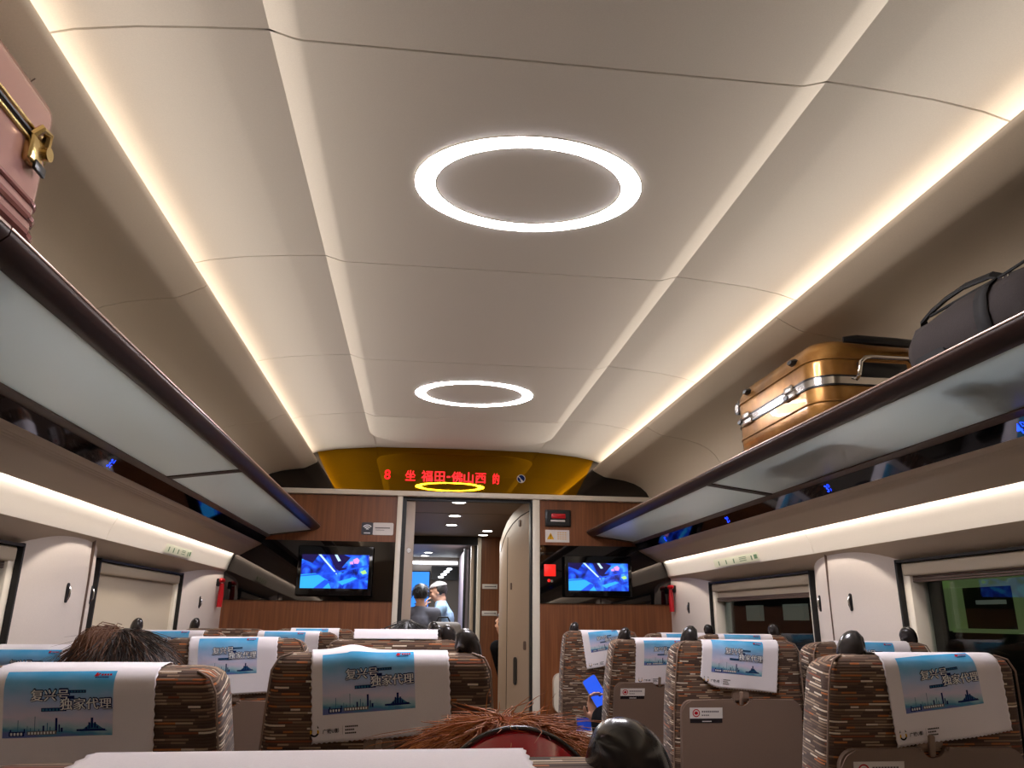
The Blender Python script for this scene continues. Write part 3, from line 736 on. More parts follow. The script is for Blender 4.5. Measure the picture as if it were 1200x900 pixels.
for sg, lab in ((-1, 'red emergency hammer in its holder beside the closed blind window'), (1, 'red emergency hammer in its holder next to the right hand television')):
    yy = 5.33 if sg < 0 else 5.40; xx = 1.548
    t = thing('emergency_hammer', lab, 'emergency hammer', (sg * xx, yy, 1.42), group='red emergency hammers by the partition')
    bm = bmn(); box(bm, *sorted((sg * 0.012, -sg * 0.010)), -0.022, 0.022, 0.030, 0.080, 0.006); mobj('holder', bm, 'black_plastic', t)
    bm = bmn(); tube(bm, [(-sg * 0.018, 0, -0.10), (-sg * 0.02, 0, -0.02), (-sg * 0.02, 0, 0.05)], [0.017, 0.018, 0.013], 10); mobj('handle', bm, 'red_plastic', t)
    bm = bmn(); tube(bm, [(-sg * 0.02, -0.045, 0.068), (-sg * 0.02, -0.03, 0.068), (-sg * 0.02, 0.03, 0.068), (-sg * 0.02, 0.045, 0.068)], [0.004, 0.015, 0.015, 0.004], 10); mobj('head', bm, 'red_plastic', t)

for sg, y0, y1, lab in ((-1, 4.10, 4.56, 'pale green safety label strip on the lit panel above the closed blind'), (1, 3.93, 4.56, 'pale green safety label strip on the lit panel above the far right window')):
    t = thing('safety_label', lab, 'label', (sg * 1.535, (y0 + y1) / 2, 1.592), group='pale green safety labels')
    L_ = (y1 - y0) / 2
    def pp(a, b, d=0.0): return (-sg * (0.0035 + d) + sg * (-0.25 * b), -sg * a, b)
    bm = bmn(); v, f = rectf(-L_, L_, -0.020, 0.024); add_flat(bm, v, f, lambda a, b: pp(a, b)); mobj('strip', bm, 'green_label', t, normals=False)
    bm = bmn()
    for q in (-0.75, -0.4, -0.05, 0.72):
        v, f = rectf(q * L_ - 0.008, q * L_ + 0.008, -0.012, 0.012); add_flat(bm, v, f, lambda a, b: pp(a, b, 0.0008))
    for z in (-0.008, 0.002, 0.010):
        v, f = rectf(0.2 * L_, 0.5 * L_, z, z + 0.003); add_flat(bm, v, f, lambda a, b: pp(a, b, 0.0008))
    v, f = rectf(0.82 * L_, 0.95 * L_, -0.008, 0.014); add_flat(bm, v, f, lambda a, b: pp(a, b, 0.0008))
    mobj('symbols', bm, 'green_ink', t, normals=False)

# folded table and tray on the partition behind the two-seat side
t = thing('wall_pocket', 'beige rounded wall box low on the partition beside the doorway post', 'wall box', (0.80, YW, 0.80))
bm = bmn(); prism(bm, rrect(-0.11, 0.30, -0.14, 0.11, 0.05), -0.06, 0.0); mobj('box_shell', bm, 'cream_trim', t)
bm = bmn(); box(bm, -0.10, 0.29, -0.055, 0.0, -0.20, -0.15, 0.006); mobj('bracket', bm, 'black_plastic', t)

# ---- vestibule lights and labels
DL = [(0.041, 6.0), (0.049, 6.84), (0.051, 7.55), (0.447, 8.02), (0.439, 8.44)]
names = ['nearest', 'second', 'third']
for i, (x, y) in enumerate(DL):
    lab = 'round downlight in the vestibule ceiling, %s of the row behind the doorway' % names[i] if i < 3 else ('round downlight in front of the wood wall with white plates, %s one' % ('nearer' if i == 3 else 'farther'))
    t = thing('downlight', lab, 'downlight', (x, y, 2.14), group='vestibule downlights')
    bm = bmn(); disc(bm, (0, 0, -0.002), 0.052, (0, 0, 1), 0.008, 28); mobj('diffuser', bm, 'down', t)
    bm = bmn(); ellring(bm, 0, 0, 0.064, 0.064, 0.052, 0.052, -0.006, 0.004, 28); mobj('bezel', bm, 'metal', t)
for i, (x, y) in enumerate(((-0.12, 10.95), (-0.165, 11.55))):
    t = thing('downlight', 'small downlight in the next car ceiling, %s the light bar' % ('nearer to' if i else 'farther from'), 'downlight', (x, y, 2.14), group='downlights of the next car')
    bm = bmn(); disc(bm, (0, 0, -0.002), 0.055, (0, 0, 1), 0.008, 24); mobj('diffuser', bm, 'down', t)
    bm = bmn(); ellring(bm, 0, 0, 0.068, 0.068, 0.055, 0.055, -0.006, 0.004, 24); mobj('bezel', bm, 'metal', t)
t = thing('light_bar', 'long white light bar across the next car beyond the gangway', 'light', (-0.02, 11.9, 2.06))
bm = bmn(); box(bm, -0.34, 0.36, -0.02, 0.02, -0.022, 0.022, 0.006); mobj('diffuser', bm, 'bar_lit', t)
bm = bmn(); box(bm, -0.36, 0.38, 0.0, 0.03, 0.022, 0.08); mobj('housing', bm, 'grey_wall', t)
t = thing('lit_poster', 'tall bright blue lit poster behind the man in grey', 'poster', (-0.21, 11.97, 1.58))
bm = bmn(); box(bm, -0.145, 0.145, -0.012, 0.02, -0.55, 0.36); mobj('frame', bm, 'gasket', t)
bm = bmn(); box(bm, -0.13, 0.13, -0.016, -0.011, -0.54, 0.345); mobj('poster_sheet', bm, 'poster', t)
bm = bmn()
for a, b, c in ((0.03, 0.10, 0.05), (-0.08, 0.04, 0.035), (-0.05, -0.12, 0.03)):
    add_flat(bm, [(a + c * math.cos(i * math.pi / 6), b + 0.35 * c * math.sin(i * math.pi / 6)) for i in range(12)], [tuple(range(12))], lambda x, z: (x, -0.018, z))
mobj('poster_marks', bm, 'poster_dark', t, normals=False)
t = thing('lamp_panel', 'dark panel with a slanting row of four small lights in the next car', 'lamp panel', (0.15, 11.96, 1.93))
bm = bmn(); box(bm, -0.20, 0.20, -0.02, 0.03, -0.12, 0.09); mobj('panel', bm, 'black_plastic', t)
for i in range(4):
    bm = bmn(); disc(bm, (0.07 - i * 0.042, -0.024, 0.042 - i * 0.040), 0.045, (0, 1, 0), 0.008, 20); bmesh.ops.scale(bm, vec=(1, 1, 0.36), space=Matrix.Translation((0, 0, -(0.042 - i * 0.040))), verts=bm.verts[:]); mobj('lamp_lens', bm, 'bar_lit', t)  # glowing discs stand in for lights reflected in the glass
for i, z in enumerate((1.60, 1.315)):
    t = thing('door_plate', '%s white plate on the vestibule wood wall' % ('upper' if i == 0 else 'lower'), 'plate', (0.545, 8.698, z), group='white plates on the wood wall')
    bm = bmn(); box(bm, -0.085, 0.085, -0.006, 0.002, -0.026, 0.026, 0.003); mobj('plate', bm, 'sticker', t)
    bm = bmn(); v, f = rectf(-0.06, 0.06, -0.004, 0.004); add_flat(bm, v, f, lambda a, b: (a, -0.0068, b)); mobj('text_line', bm, 'grey_ink', t, normals=False)
    bm = bmn(); disc(bm, (0.062, -0.007, 0), 0.007, (0, 1, 0), 0.003, 12); mobj('screw', bm, 'metal', t)

# ---- outside the two-seat windows: a platform building with a pale green front, dark otherwise
M['pale_green'] = mat('platform_green', (150, 168, 118), 0.7, emit=(150, 172, 112), es=0.13)  # light falling on the front is put in as emission
M['far_dark'] = mat('platform_dark', (22, 22, 24), 0.8)
M['far_lit'] = mat('platform_window_lit', (150, 150, 140), 0.6, emit=(140, 146, 136), es=0.16)
t = thing('platform_building', 'dim platform building with a pale green front seen through the right windows', 'building', (4.0, 6.0, 0))
bm = bmn(); box(bm, 0.1, 0.3, -6, 8, -1, 3); mobj('dark_front', bm, 'far_dark', t)
bm = bmn()
for y0, y1, z0, z1 in ((-0.80, -0.06, 1.53, 1.70), (-0.15, -0.06, 1.2, 1.6), (0.34, 0.46, 1.2, 1.75), (-0.86, -0.80, 1.2, 1.7), (-0.8, -0.1, 1.19, 1.22)): box(bm, 0.0, 0.1, y0, y1, z0, z1)
mobj('green_front', bm, 'pale_green', t)
bm = bmn(); box(bm, 0.04, 0.09, -0.62, -0.36, 1.40, 1.43); mobj('lit_sign', bm, 'far_lit', t)
for y0, y1, z0, z1 in ((3.55, 3.95, 1.26, 1.45), (2.4, 2.9, 1.27, 1.45), (4.6, 4.72, 1.1, 1.5), (1.5, 1.9, 1.27, 1.45)):
    bm = bmn(); box(bm, 0.04, 0.1, y0, y1, z0, z1); mobj('lit_window', bm, 'far_lit', t)

# ================================================================ SEATS
LB, TH0, TK = 0.762, R_(8.0), 0.115           # backrest length, usual recline, thickness


def uv_cloth(me):
    """metre UVs by face direction, so the woven rows run round the cushion"""
    uvl = me.uv_layers.new(name='UVMap')
    for p in me.polygons:
        n = p.normal; ax = max(range(3), key=lambda i: abs(n[i]))
        for li in p.loop_indices:
            c = me.vertices[me.loops[li].vertex_index].co
            uvl.data[li].uv = (c.y + 3.1, c.z) if ax == 0 else ((c.x, c.z) if ax == 1 else (c.x + 1.7, c.y + 0.6))


def topz(y, z): return z - 0.24 * max(0.0, y) * max(0.0, min(1.0, (z - 0.55) / 0.20))


def mk_backrest():
    bm = bmn()
    box(bm, -0.5, 0.5, 0, 1, 0, 1)
    bmesh.ops.bevel(bm, geom=[e for e in bm.edges], offset=0.0001, segments=1, affect='EDGES') if False else None
    bm.free(); bm = bmn()
    # stacked outline rows: rounded rectangle sections, narrower and rounder towards the top
    zs = [-0.04, 0.0, 0.1, 0.25, 0.40, 0.50, 0.58, 0.65, 0.70, 0.73, 0.748, 0.757, 0.762]
    rows = []
    for z in zs:
        hw = 0.232 - 0.018 * max(0, (z - 0.5) / 0.26) ** 1.5; y0, y1 = 0.0, TK + 0.02 * (1 - max(0, z) / 0.762)
        if z > 0.727:
            q = (z - 0.727) / 0.035; ins = 0.035 * (1 - math.sqrt(max(0, 1 - q * q)))
        else: ins = 0.0
        hw -= ins; y0 += ins; y1 -= ins; r = 0.026 - ins * 0.3
        rows.append([bm.verts.new((x, y, topz(y, z))) for x, y in rrect(-hw, hw, y0, y1, r, 4)])
    n = len(rows[0])
    for a, b in zip(rows, rows[1:]):
        for i in range(n): bm.faces.new((a[i], a[(i + 1) % n], b[(i + 1) % n], b[i]))
    bm.faces.new(rows[0][::-1]); bm.faces.new(rows[-1])
    o = mobj('backrest', bm, 'fabric', sharp=60); uv_cloth(o.data); return o


def mk_piping():
    bm = bmn(); hw = lambda z: 0.2325 - 0.018 * max(0, (z - 0.5) / 0.26) ** 1.5
    for s in (-1, 1): tube(bm, [(s * (hw(z) - 0.004), 0.002, z) for z in (0, 0.2, 0.4, 0.55, 0.65, 0.70, 0.725)] + [(s * (hw(0.73) - 0.016), 0.008, 0.748), (s * (hw(0.73) - 0.04), 0.02, 0.755)], 0.0022, 6)
    return mobj('piping', bm, 'tray_edge')


def mk_tray():
    bm = bmn(); zt, zb, hw = 0.572, 0.15, 0.208
    out = arcpts(hw - 0.035, zt - 0.035, 0.035, 0, 90, 6) + [(0.034, zt)] + [(0.030 * math.cos(R_(a)), zt + 0.004 - 0.026 * math.sin(R_(a))) for a in range(0, 181, 18)] + [(-0.034, zt)] + arcpts(-hw + 0.035, zt - 0.035, 0.035, 90, 180, 6) + [(-hw, zb), (hw, zb)]
    prism(bm, out, -0.016, 0.010)
    es = [e for e in bm.edges if abs(e.verts[0].co.y + 0.016) < 1e-5 and abs(e.verts[1].co.y + 0.016) < 1e-5]
    bmesh.ops.bevel(bm, geom=es, offset=0.004, segments=2, affect='EDGES')
    return mobj('tray_table', bm, 'tray', sharp=50)


def mk_latch():
    bm = bmn(); prism(bm, rrect(-0.030, 0.030, 0.566, 0.604, 0.016), -0.003, 0.004); prism(bm, rrect(-0.025, 0.025, 0.570, 0.600, 0.013), -0.005, 0.0)
    box(bm, -0.0065, 0.0065, -0.014, -0.004, 0.556, 0.598, 0.003); return mobj('tray_latch', bm, 'tray_edge')


def mk_sticker():
    bm = bmn(); P = lambda d: (lambda a, b: (-0.125 + a, -0.0164 - d, 0.532 + b))
    v, f = rectf(-0.056, 0.056, -0.016, 0.018); add_flat(bm, v, f, P(0.0002), 0)
    v, f = rectf(-0.055, 0.055, -0.030, -0.016); add_flat(bm, v, f, P(0.0002), 1)
    ring = [(-0.034 + 0.0125 * math.cos(i * math.pi / 12), 0.001 + 0.0125 * math.sin(i * math.pi / 12)) for i in range(24)] + [(-0.034 + 0.0095 * math.cos(i * math.pi / 12), 0.001 + 0.0095 * math.sin(i * math.pi / 12)) for i in range(24)]
    add_flat(bm, ring, [(i, (i + 1) % 24, 24 + (i + 1) % 24, 24 + i) for i in range(24)], P(0.0006), 2)
    add_flat(bm, [(-0.041, -0.001), (-0.038, 0.006), (-0.030, 0.006), (-0.027, -0.001), (-0.034, -0.005)], [(0, 1, 2, 3, 4)], P(0.0006), 2)
    for i in range(9):
        v, f = rectf(-0.015 + i * 0.0066, -0.0100 + i * 0.0066, 0.003, 0.008); add_flat(bm, v, f, P(0.0006), 3)
    for i in range(4):
        v, f = rectf(-0.015 + i * 0.0066, -0.0105 + i * 0.0066, -0.008, -0.004); add_flat(bm, v, f, P(0.0006), 3)
    v, f = rectf(-0.014, 0.018, -0.0265, -0.0235); add_flat(bm, v, f, P(0.0006), 0)
    return mobj('notice_sticker', bm, ['sticker', 'ink', 'red_ink', 'grey_ink'], normals=False)


def mk_handle(s):
    """dark thumb-shaped grab handle on the shoulder, leaning inward"""
    bm = bmn(); ctl = [(0.176, 0.066, 0.66), (0.179, 0.064, 0.735), (0.180, 0.058, 0.782), (0.146, 0.052, 0.792)]; pts, rad = [], []
    for i in range(19):
        q = i / 18; B = [(1 - q) ** 3, 3 * q * (1 - q) ** 2, 3 * q * q * (1 - q), q ** 3]
        pts.append(tuple(sum(b * c[a] for b, c in zip(B, ctl)) * (s if a == 0 else 1) for a in range(3))); e = max(0.0, (q - 0.72) / 0.28)
        rad.append((0.0185 + 0.0055 * min(1, q / 0.6)) * max(0.06, math.sqrt(max(0, 1 - e * e))))
    tube(bm, pts, rad, 18, flat=1.2)
    return mobj('grab_handle', bm, 'grab', sharp=70)


def mk_cushion():
    bm = bmn(); box(bm, -0.225, 0.225, 0.10, 0.55, 0.34, 0.45, 0.04, 4); o = mobj('seat_cushion', bm, 'fabric'); uv_cloth(o.data); return o


def mk_base():
    bm = bmn(); box(bm, -0.20, 0.20, 0.12, 0.50, 0.26, 0.345, 0.015); box(bm, -0.05, 0.05, 0.2, 0.42, 0.02, 0.27, 0.01); box(bm, -0.17, 0.17, 0.16, 0.46, 0.0, 0.025, 0.008); return mobj('seat_base', bm, 'seat_shell')


def mk_arm(s):
    bm = bmn(); prism(bm, [(0.06, 0.50), (0.06, 0.66), (0.10, 0.685), (0.40, 0.665), (0.435, 0.64), (0.42, 0.615), (0.16, 0.615), (0.14, 0.50)], s * 0.2405 - 0.006, s * 0.2405 + 0.006, 'x')
    return mobj('armrest', bm, 'seat_shell', sharp=50)


def mk_shell():
    bm = bmn(); box(bm, -0.215, 0.215, -0.010, 0.02, -0.05, 0.14, 0.008); return mobj('lower_shell', bm, 'seat_shell')


PROTO = dict(backrest=mk_backrest(), piping=mk_piping(), tray=mk_tray(), latch=mk_latch(), sticker=mk_sticker(), hR=mk_handle(1), hL=mk_handle(-1), cushion=mk_cushion(), base=mk_base(), aR=mk_arm(1), aL=mk_arm(-1), shell=mk_shell())
_used = set()
def inst(key, parent, mx=None):
    p = PROTO[key]
    if key in _used: o = p.copy(); COL.objects.link(o)
    else: o = p; _used.add(key)
    o.parent = parent
    if mx is not None: o.matrix_basis = mx
    return o


ORD = {1: 'fifth', 2: 'fourth', 3: 'third', 4: 'second', 5: 'first'}
ROWY = {1: 0.46, 2: 1.615, 3: 2.60, 4: 3.65, 5: 4.60}
XS = {('L', 'aisle'): -0.32, ('L', 'middle'): -0.82, ('L', 'window'): -1.315, ('R', 'aisle'): 0.83, ('R', 'window'): 1.305}
SEATS = {}


def seat(blk, pos, row, th=8.0, tray=True, dx=0.0, dy=0.0, sticker=True, hx=0.0, hz=-0.006):
    x = XS[(blk, pos)] + dx; side = 'three-seat' if blk == 'L' else 'two-seat'
    t = thing('passenger_seat', 'brown striped %s seat of the %s side, %s row from doorway wall' % (pos, side, ORD[row]), 'seat', (x, ROWY[row] + LB * math.sin(TH0) + dy, 0), group='brown striped passenger seats')
    mb = Matrix.Translation((0, 0, 0.45)) @ Matrix.Rotation(R_(th), 4, 'X')
    b = inst('backrest', t, mb); inst('piping', b)
    inst('shell', t, mb)
    if tray:
        tr = inst('tray', t, mb); inst('latch', tr)
        if sticker: inst('sticker', tr)
    if pos == 'aisle': inst('hR' if blk == 'L' else 'hL', t, mb @ Matrix.Translation((hx if blk == 'L' else hx + 0.018, 0, hz)))
    elif pos == 'window': inst('hL' if blk == 'L' else 'hR', t, mb)
    inst('cushion', t); inst('base', t); inst('aR', t)
    if (blk, pos) in (('L', 'window'), ('R', 'aisle')): inst('aL', t)
    SEATS[(blk, pos, row)] = (t, Matrix.Translation(t.location) @ mb)
    return t


seat('L', 'aisle', 1, 17, dy=0.112, hx=0.028, hz=-0.026); seat('L', 'aisle', 2, 8); seat('L', 'middle', 2, 18); seat('R', 'aisle', 2, 8, hx=0.022)
seat('L', 'aisle', 3, 9); seat('L', 'middle', 3, 8); seat('L', 'window', 3, 19, dx=-0.045); seat('R', 'aisle', 3, 8); seat('R', 'window', 3, 9)
seat('L', 'aisle', 4, 15); seat('L', 'middle', 4, 8); seat('L', 'window', 4, 8); seat('R', 'aisle', 4, 17, dx=0.02); seat('R', 'window', 4, 8)
seat('L', 'aisle', 5, 9); seat('L', 'middle', 5, 8); seat('L', 'window', 5, 9); seat('R', 'aisle', 5, 8, tray=False); seat('R', 'window', 5, 14)

# ---- printed headrest covers: a cloth draped over the top of each backrest
D_ = 0.004
_path = [(TK + 0.006, 0.56), (TK + 0.006, 0.727)] + [(TK - 0.033 + (0.039) * math.cos(R_(a)), 0.727 + 0.039 * math.sin(R_(a))) for a in (20, 45, 70, 90)] + [(0.035 + 0.039 * math.cos(R_(a)), 0.727 + 0.039 * math.sin(R_(a))) for a in (90, 110, 130, 150, 170)] + [(-D_, 0.722), (-D_, 0.2)]
_acc = [0.0]
for a, b in zip(_path, _path[1:]): _acc.append(_acc[-1] + math.dist(a, b))
_T0 = _acc[6]                                       # t=0 where the top starts to bend down the back


def pathpt(t):
    s = t + _T0
    for i in range(len(_acc) - 1):
        if s <= _acc[i + 1] or i == len(_acc) - 2:
            q = (s - _acc[i]) / (_acc[i + 1] - _acc[i]); a, b = _path[i], _path[i + 1]
            d = Vector((b[0] - a[0], b[1] - a[1])).normalized()
            y = a[0] + (b[0] - a[0]) * q
            return y, topz(y, a[1] + (b[1] - a[1]) * q), Vector((d.y, -d.x))   # outward normal
    raise ValueError


def cover(blk, pos, row, skew=0.0, hang=0.215, front=-0.16, w_=0.135, du=0.0, curl=0.0, flare=0.003, bumpx=None, printed=True, shift=0.0, detail=True, lift=0.0):
    t_, mw = SEATS[(blk, pos, row)]; side = 'three-seat' if blk == 'L' else 'two-seat'
    ph = random.uniform(0, 6)
    ca, sa = math.cos(skew), math.sin(skew)
    def surf(u, t, off=0.0):
        uu = shift + u * ca - (t - 0.1) * sa; tt = 0.1 + u * sa + (t - 0.1) * ca
        y, z, n = pathpt(tt)
        f = flare * max(0, tt - 0.06) / 0.15 * (1 + 0.9 * math.sin(u * 26 + ph)) + off
        f += lift * max(0.0, min(1.0, (0.016 - tt) / 0.022))
        if bumpx is not None and -0.08 < tt < 0.06: f += 0.011 * math.exp(-((u - bumpx) / 0.035) ** 2) * (1 - abs(tt + 0.01) / 0.07 if abs(tt + 0.01) < 0.07 else 0)
        return (uu, y + n.x * f, z + n.y * f)
    lab = '%s cover on the %s side %s seat, %s row from doorway wall' % ('white printed' if printed else 'plain white', side, pos, ORD[row])
    T = thing('headrest_cover', lab, 'headrest cover', group='white headrest covers')
    T.matrix_world = mw
    bm = bmn(); nx, nt = 56, 44; g = []
    for j in range(nt + 1):
        rowv = []
        for i in range(nx + 1):
            u = -w_ + 2 * w_ * i / nx; t = front + (hang - front) * j / nt
            if curl and i <= 14 and t > hang - 0.06:                      # rounded lower corner
                k = (14 - i) / 14.0; lim = hang - curl * k * k; t = min(t, hang - 0.06 + (t - hang + 0.06) * max(0.05, (lim - hang + 0.06) / 0.06))
            if j == nt and i % 2: t -= 0.0022
            if i in (0, nx) and j % 2: u *= 0.985
            rowv.append(bm.verts.new(surf(u, t)))
        g.append(rowv)
    for j in range(nt):
        for i in range(nx): bm.faces.new((g[j][i], g[j][i + 1], g[j + 1][i + 1], g[j + 1][i]))
    c = mobj('cloth', bm, 'cloth', T, sharp=80)
    sm = c.modifiers.new('thick', 'SOLIDIFY'); sm.thickness = 0.0012; sm.offset = 0
    if not printed: return T
    u0, u1, t0, t1 = -0.105 + du, 0.073 + du, 0.022, 0.022 + 0.114
    bm = bmn(); nx, nt = 30, 22; uvl = bm.loops.layers.uv.new('UVMap'); g = [[bm.verts.new(surf(u0 + (u1 - u0) * i / nx, t0 + (t1 - t0) * j / nt, 0.0011)) for i in range(nx + 1)] for j in range(nt + 1)]
    for j in range(nt):
        for i in range(nx):
            f = bm.faces.new((g[j][i], g[j + 1][i], g[j + 1][i + 1], g[j][i + 1]))
            for lp, (a, b) in zip(f.loops, ((i, j), (i, j + 1), (i + 1, j + 1), (i + 1, j))): lp[uvl].uv = (a / nx, 1 - b / nt)
    mobj('printed_panel', bm, 'print', T, normals=False)
    W, H = u1 - u0, t1 - t0
    def P(off): return lambda a, b: surf(u0 + a, t0 + b, off)            # a right, b down, metres in the panel
    bm = bmn()
    def text(body, cx, cy, hgt, bold, off, mi, sx=1.0):
        vs, fs = text2d(body, hgt, bold); add_flat(bm, [(cx + x * sx, cy - y) for x, y in vs], fs, P(off), mi)
    def rect(a0, a1, b0, b1, off, mi): v, f = rectf(a0 * W, a1 * W, b0 * H, b1 * H); add_flat(bm, v, f, P(off), mi)
    marks = ['navy', 'white_ink', 'teal_ink', 'red_ink', 'grey_ink', 'ink', 'yellow_ink']
    # skyline and ground details of the print
    for a, wd, h in ((.075, .014, .05), (.14, .006, .19), (.20, .012, .06), (.225, .005, .10), (.255, .008, .07), (.292, .006, .24), (.33, .01, .05), (.37, .016, .10), (.405, .008, .14), (.43, .01, .08), (.485, .020, .21), (.512, .012, .11), (.535, .02, .06), (.76, .02, .06), (.785, .016, .13), (.81, .022, .20), (.838, .016, .13), (.86, .018, .07)):
        rect(a - wd / 2, a + wd / 2, 0.925 - h, 0.93, 0.0015, 0 if wd > .01 else 2)
    add_flat(bm, [(W * x, H * y) for x, y in ((.70, .93), (.76, .86), (.80, .80), (.85, .82), (.90, .88), (.96, .93))], [(0, 1, 2, 3, 4, 5)], P(0.0014), 2)
    rect(.06, .20, .905, .975, 0.0018, 0); rect(.225, .49, .905, .960, 0.0018, 4); rect(.67, .935, .895, .925, 0.0018, 0)
    for i in range(4): rect(.075 + i * .03, .093 + i * .03, .92, .96, 0.0021, 1)
    for i in range(9): rect(.235 + i * .028, .251 + i * .028, .915, .95, 0.0021, 1)
    mobj('skyline', bm, marks, T, normals=False); bm = bmn()
    rect(.575, .75, .300, .345, 0.0018, 0); rect(.565, .645, .385, .435, 0.0018, 0); rect(.545, .58, .47, .53, 0.0018, 0); rect(.345, .575, .560, .615, 0.0018, 0)
    for i in range(6): rect(.585 + i * .027, .603 + i * .027, .312, .335, 0.0021, 2)
    for i in range(7): rect(.355 + i * .031, .375 + i * .031, .572, .603, 0.0021, 2)
    if detail:
        for body, cx, cy in (('复兴号', .425 * W, .365 * H), ('独家代理', .755 * W, .505 * H)):
            for k in range(8): text(body, cx + .0017 * math.cos(k * math.pi / 4), cy + .0017 * math.sin(k * math.pi / 4), .0212, 0, 0.0022 + .00003 * k, 0)
            for k in range(3): text(body, cx + (k - 1) * .0005, cy, .0212, 0, 0.0034 + .00003 * k, 1)
        # red mark with dark words, upper right
        add_flat(bm, [(W * x, H * y) for x, y in ((.80, .105), (.82, .04), (.835, .05), (.83, .07), (.85, .05), (.86, .06), (.835, .105))], [tuple(range(7))], P(0.0018), 3)
        for i in range(4): rect(.865 + i * .026, .885 + i * .026, .062, .095, 0.0018, 3)
        for i in range(7): rect(.815 + i * .018, .829 + i * .018, .112, .135, 0.0018, 0)
        mobj('lettering', bm, marks, T, normals=False); bm = bmn()
        # emblem and company words under the panel
        ex, ey = -0.016, hang - 0.022 - t0
        for a0, a1, ri, ro, mi in ((200, 340, .0052, .0086, 5), (150, 200, .0052, .0086, 6), (340, 390, .0052, .0086, 6)):
            A = arcpts(ex, ey, ro, a0, a1, 8); B = arcpts(ex, ey, ri, a1, a0, 8)
            add_flat(bm, [(x, 2 * ey - y) for x, y in A + B], [tuple(range(18))], P(0.0018), mi)
        add_flat(bm, [(ex + x, ey + y) for x, y in ((-.0055, -.0125), (-.0085, -.007), (-.0055, -.007))], [(0, 1, 2)], P(0.0018), 5); add_flat(bm, [(ex + x, ey + y) for x, y in ((.0055, -.0125), (.0085, -.007), (.0055, -.007))], [(0, 1, 2)], P(0.0018), 5)
        vs, fs = text2d('广铁U影', .0085, .02); add_flat(bm, [(ex + .031 + x, ey - y) for x, y in vs], fs, P(0.0018), 5)
        for r, ln in ((-.006, 7), (0.0, 5), (.006, 6)):
            for i in range(ln):
                v, f = rectf(ex + .058 + i * .0036, ex + .0608 + i * .0036, ey + r - .0014, ey + r + .0014); add_flat(bm, v, f, P(0.0018), 5)
        v, f = rectf(ex + .053, ex + .0534, ey - .008, ey + .008); add_flat(bm, v, f, P(0.0018), 4)
    mobj('company_mark' if detail else 'lettering', bm, marks, T, normals=False)
    return T


cover('L', 'aisle', 1, hang=0.16, printed=False)
cover('L', 'aisle', 2, skew=-0.075, hang=0.188, du=-0.008, bumpx=-0.055)
cover('L', 'middle', 2, skew=-0.02, hang=0.225, du=-0.008, shift=-0.02)
cover('R', 'aisle', 2, skew=-0.12, hang=0.200, du=0.004, shift=0.045, flare=0.005)
cover('L', 'aisle', 3, printed=False, front=-0.16, hang=0.018, lift=0.028, flare=0.0)
cover('L', 'middle', 3, skew=-0.05, hang=0.198, du=0.0)
cover('L', 'window', 3, skew=0.0, hang=0.20, du=-0.005, shift=0.02)
cover('R', 'aisle', 3, skew=0.09, hang=0.185, du=0.006, curl=0.03, shift=0.0, flare=0.004)
cover('R', 'window', 3, skew=0.05, hang=0.2, shift=0.0)
cover('L', 'aisle', 4, skew=0.0, hang=0.2); cover('L', 'middle', 4, skew=0.03, hang=0.2); cover('L', 'window', 4, skew=-0.03, hang=0.2)
cover('R', 'aisle', 4, skew=-0.02, hang=0.225, du=0.01, shift=0.02); cover('R', 'window', 4, hang=0.2, skew=0.04)
cover('L', 'middle', 5, hang=0.2); cover('L', 'aisle', 5, hang=0.2, skew=0.02)
cover('R', 'aisle', 5, skew=-0.16, hang=0.225, du=0.01, shift=0.025, flare=0.005); cover('R', 'window', 5, hang=0.2)

# ================================================================ LUGGAGE ON THE RACKS
# gold hard-shell suitcase lying flat, wheels away from the camera
sx0, sx1, sy0, sy1, sz0, sz1 = 1.010, 1.425, 2.235, 2.91, 1.853, 2.180
t = thing('suitcase', 'gold hard shell suitcase with silver frame lying flat on the rack', 'suitcase', ((sx0 + sx1) / 2, (sy0 + sy1) / 2, sz0))
hx, hy, H = (sx1 - sx0) / 2, (sy1 - sy0) / 2, sz1 - sz0
def shell(z0, z1, r, top):
    bm = bmn(); zs = [0, .12, .3, .6, .85, .96, 1.0] ; rows = []
    for q in zs:
        e = (1 - q) if not top else q                   # distance towards the outer face
        ins = 0.045 * max(0, (e - 0.55) / 0.45) ** 2.4
        z = z0 + (z1 - z0) * q
        rows.append([bm.verts.new((x, y, z)) for x, y in rrect(-hx + ins, hx - ins, -hy + ins, hy - ins, r - ins * 0.3, 7)])
    n = len(rows[0])
    for a, b in zip(rows, rows[1:]):
        for i in range(n): bm.faces.new((a[i], a[(i + 1) % n], b[(i + 1) % n], b[i]))
    bm.faces.new(rows[0][::-1]); bm.faces.new(rows[-1]); return bm
mobj('lower_shell', shell(0.0, 0.157, 0.085, False), 'bronze', t, sharp=50)
mobj('upper_shell', shell(0.191, H, 0.085, True), 'bronze', t, sharp=50)
bm = bmn(); prism(bm, rrect(-hx - .003, hx + .003, -hy - .003, hy + .003, .088, 10), 0.161, 0.187, 'z'); fr = mobj('silver_frame', bm, 'chrome', t, sharp=50)
bm = bmn(); prism(bm, rrect(-hx - .005, hx + .005, -hy - .005, hy + .005, .089, 10), 0.156, 0.1615, 'z'); prism(bm, rrect(-hx - .005, hx + .005, -hy - .005, hy + .005, .089, 10), 0.1865, 0.192, 'z'); mobj('frame_seal', bm, 'black_plastic', fr, sharp=50)
def ridge(z, m): bm = bmn(); pts = rrect(-hx - .001, hx + .001, -hy - .001, hy + .001, .086, 10); tube(bm, [(x, y, z) for x, y in pts] + [(pts[0][0], pts[0][1], z)], 0.0035, 6); return mobj('shell_ridge', bm, m, t)
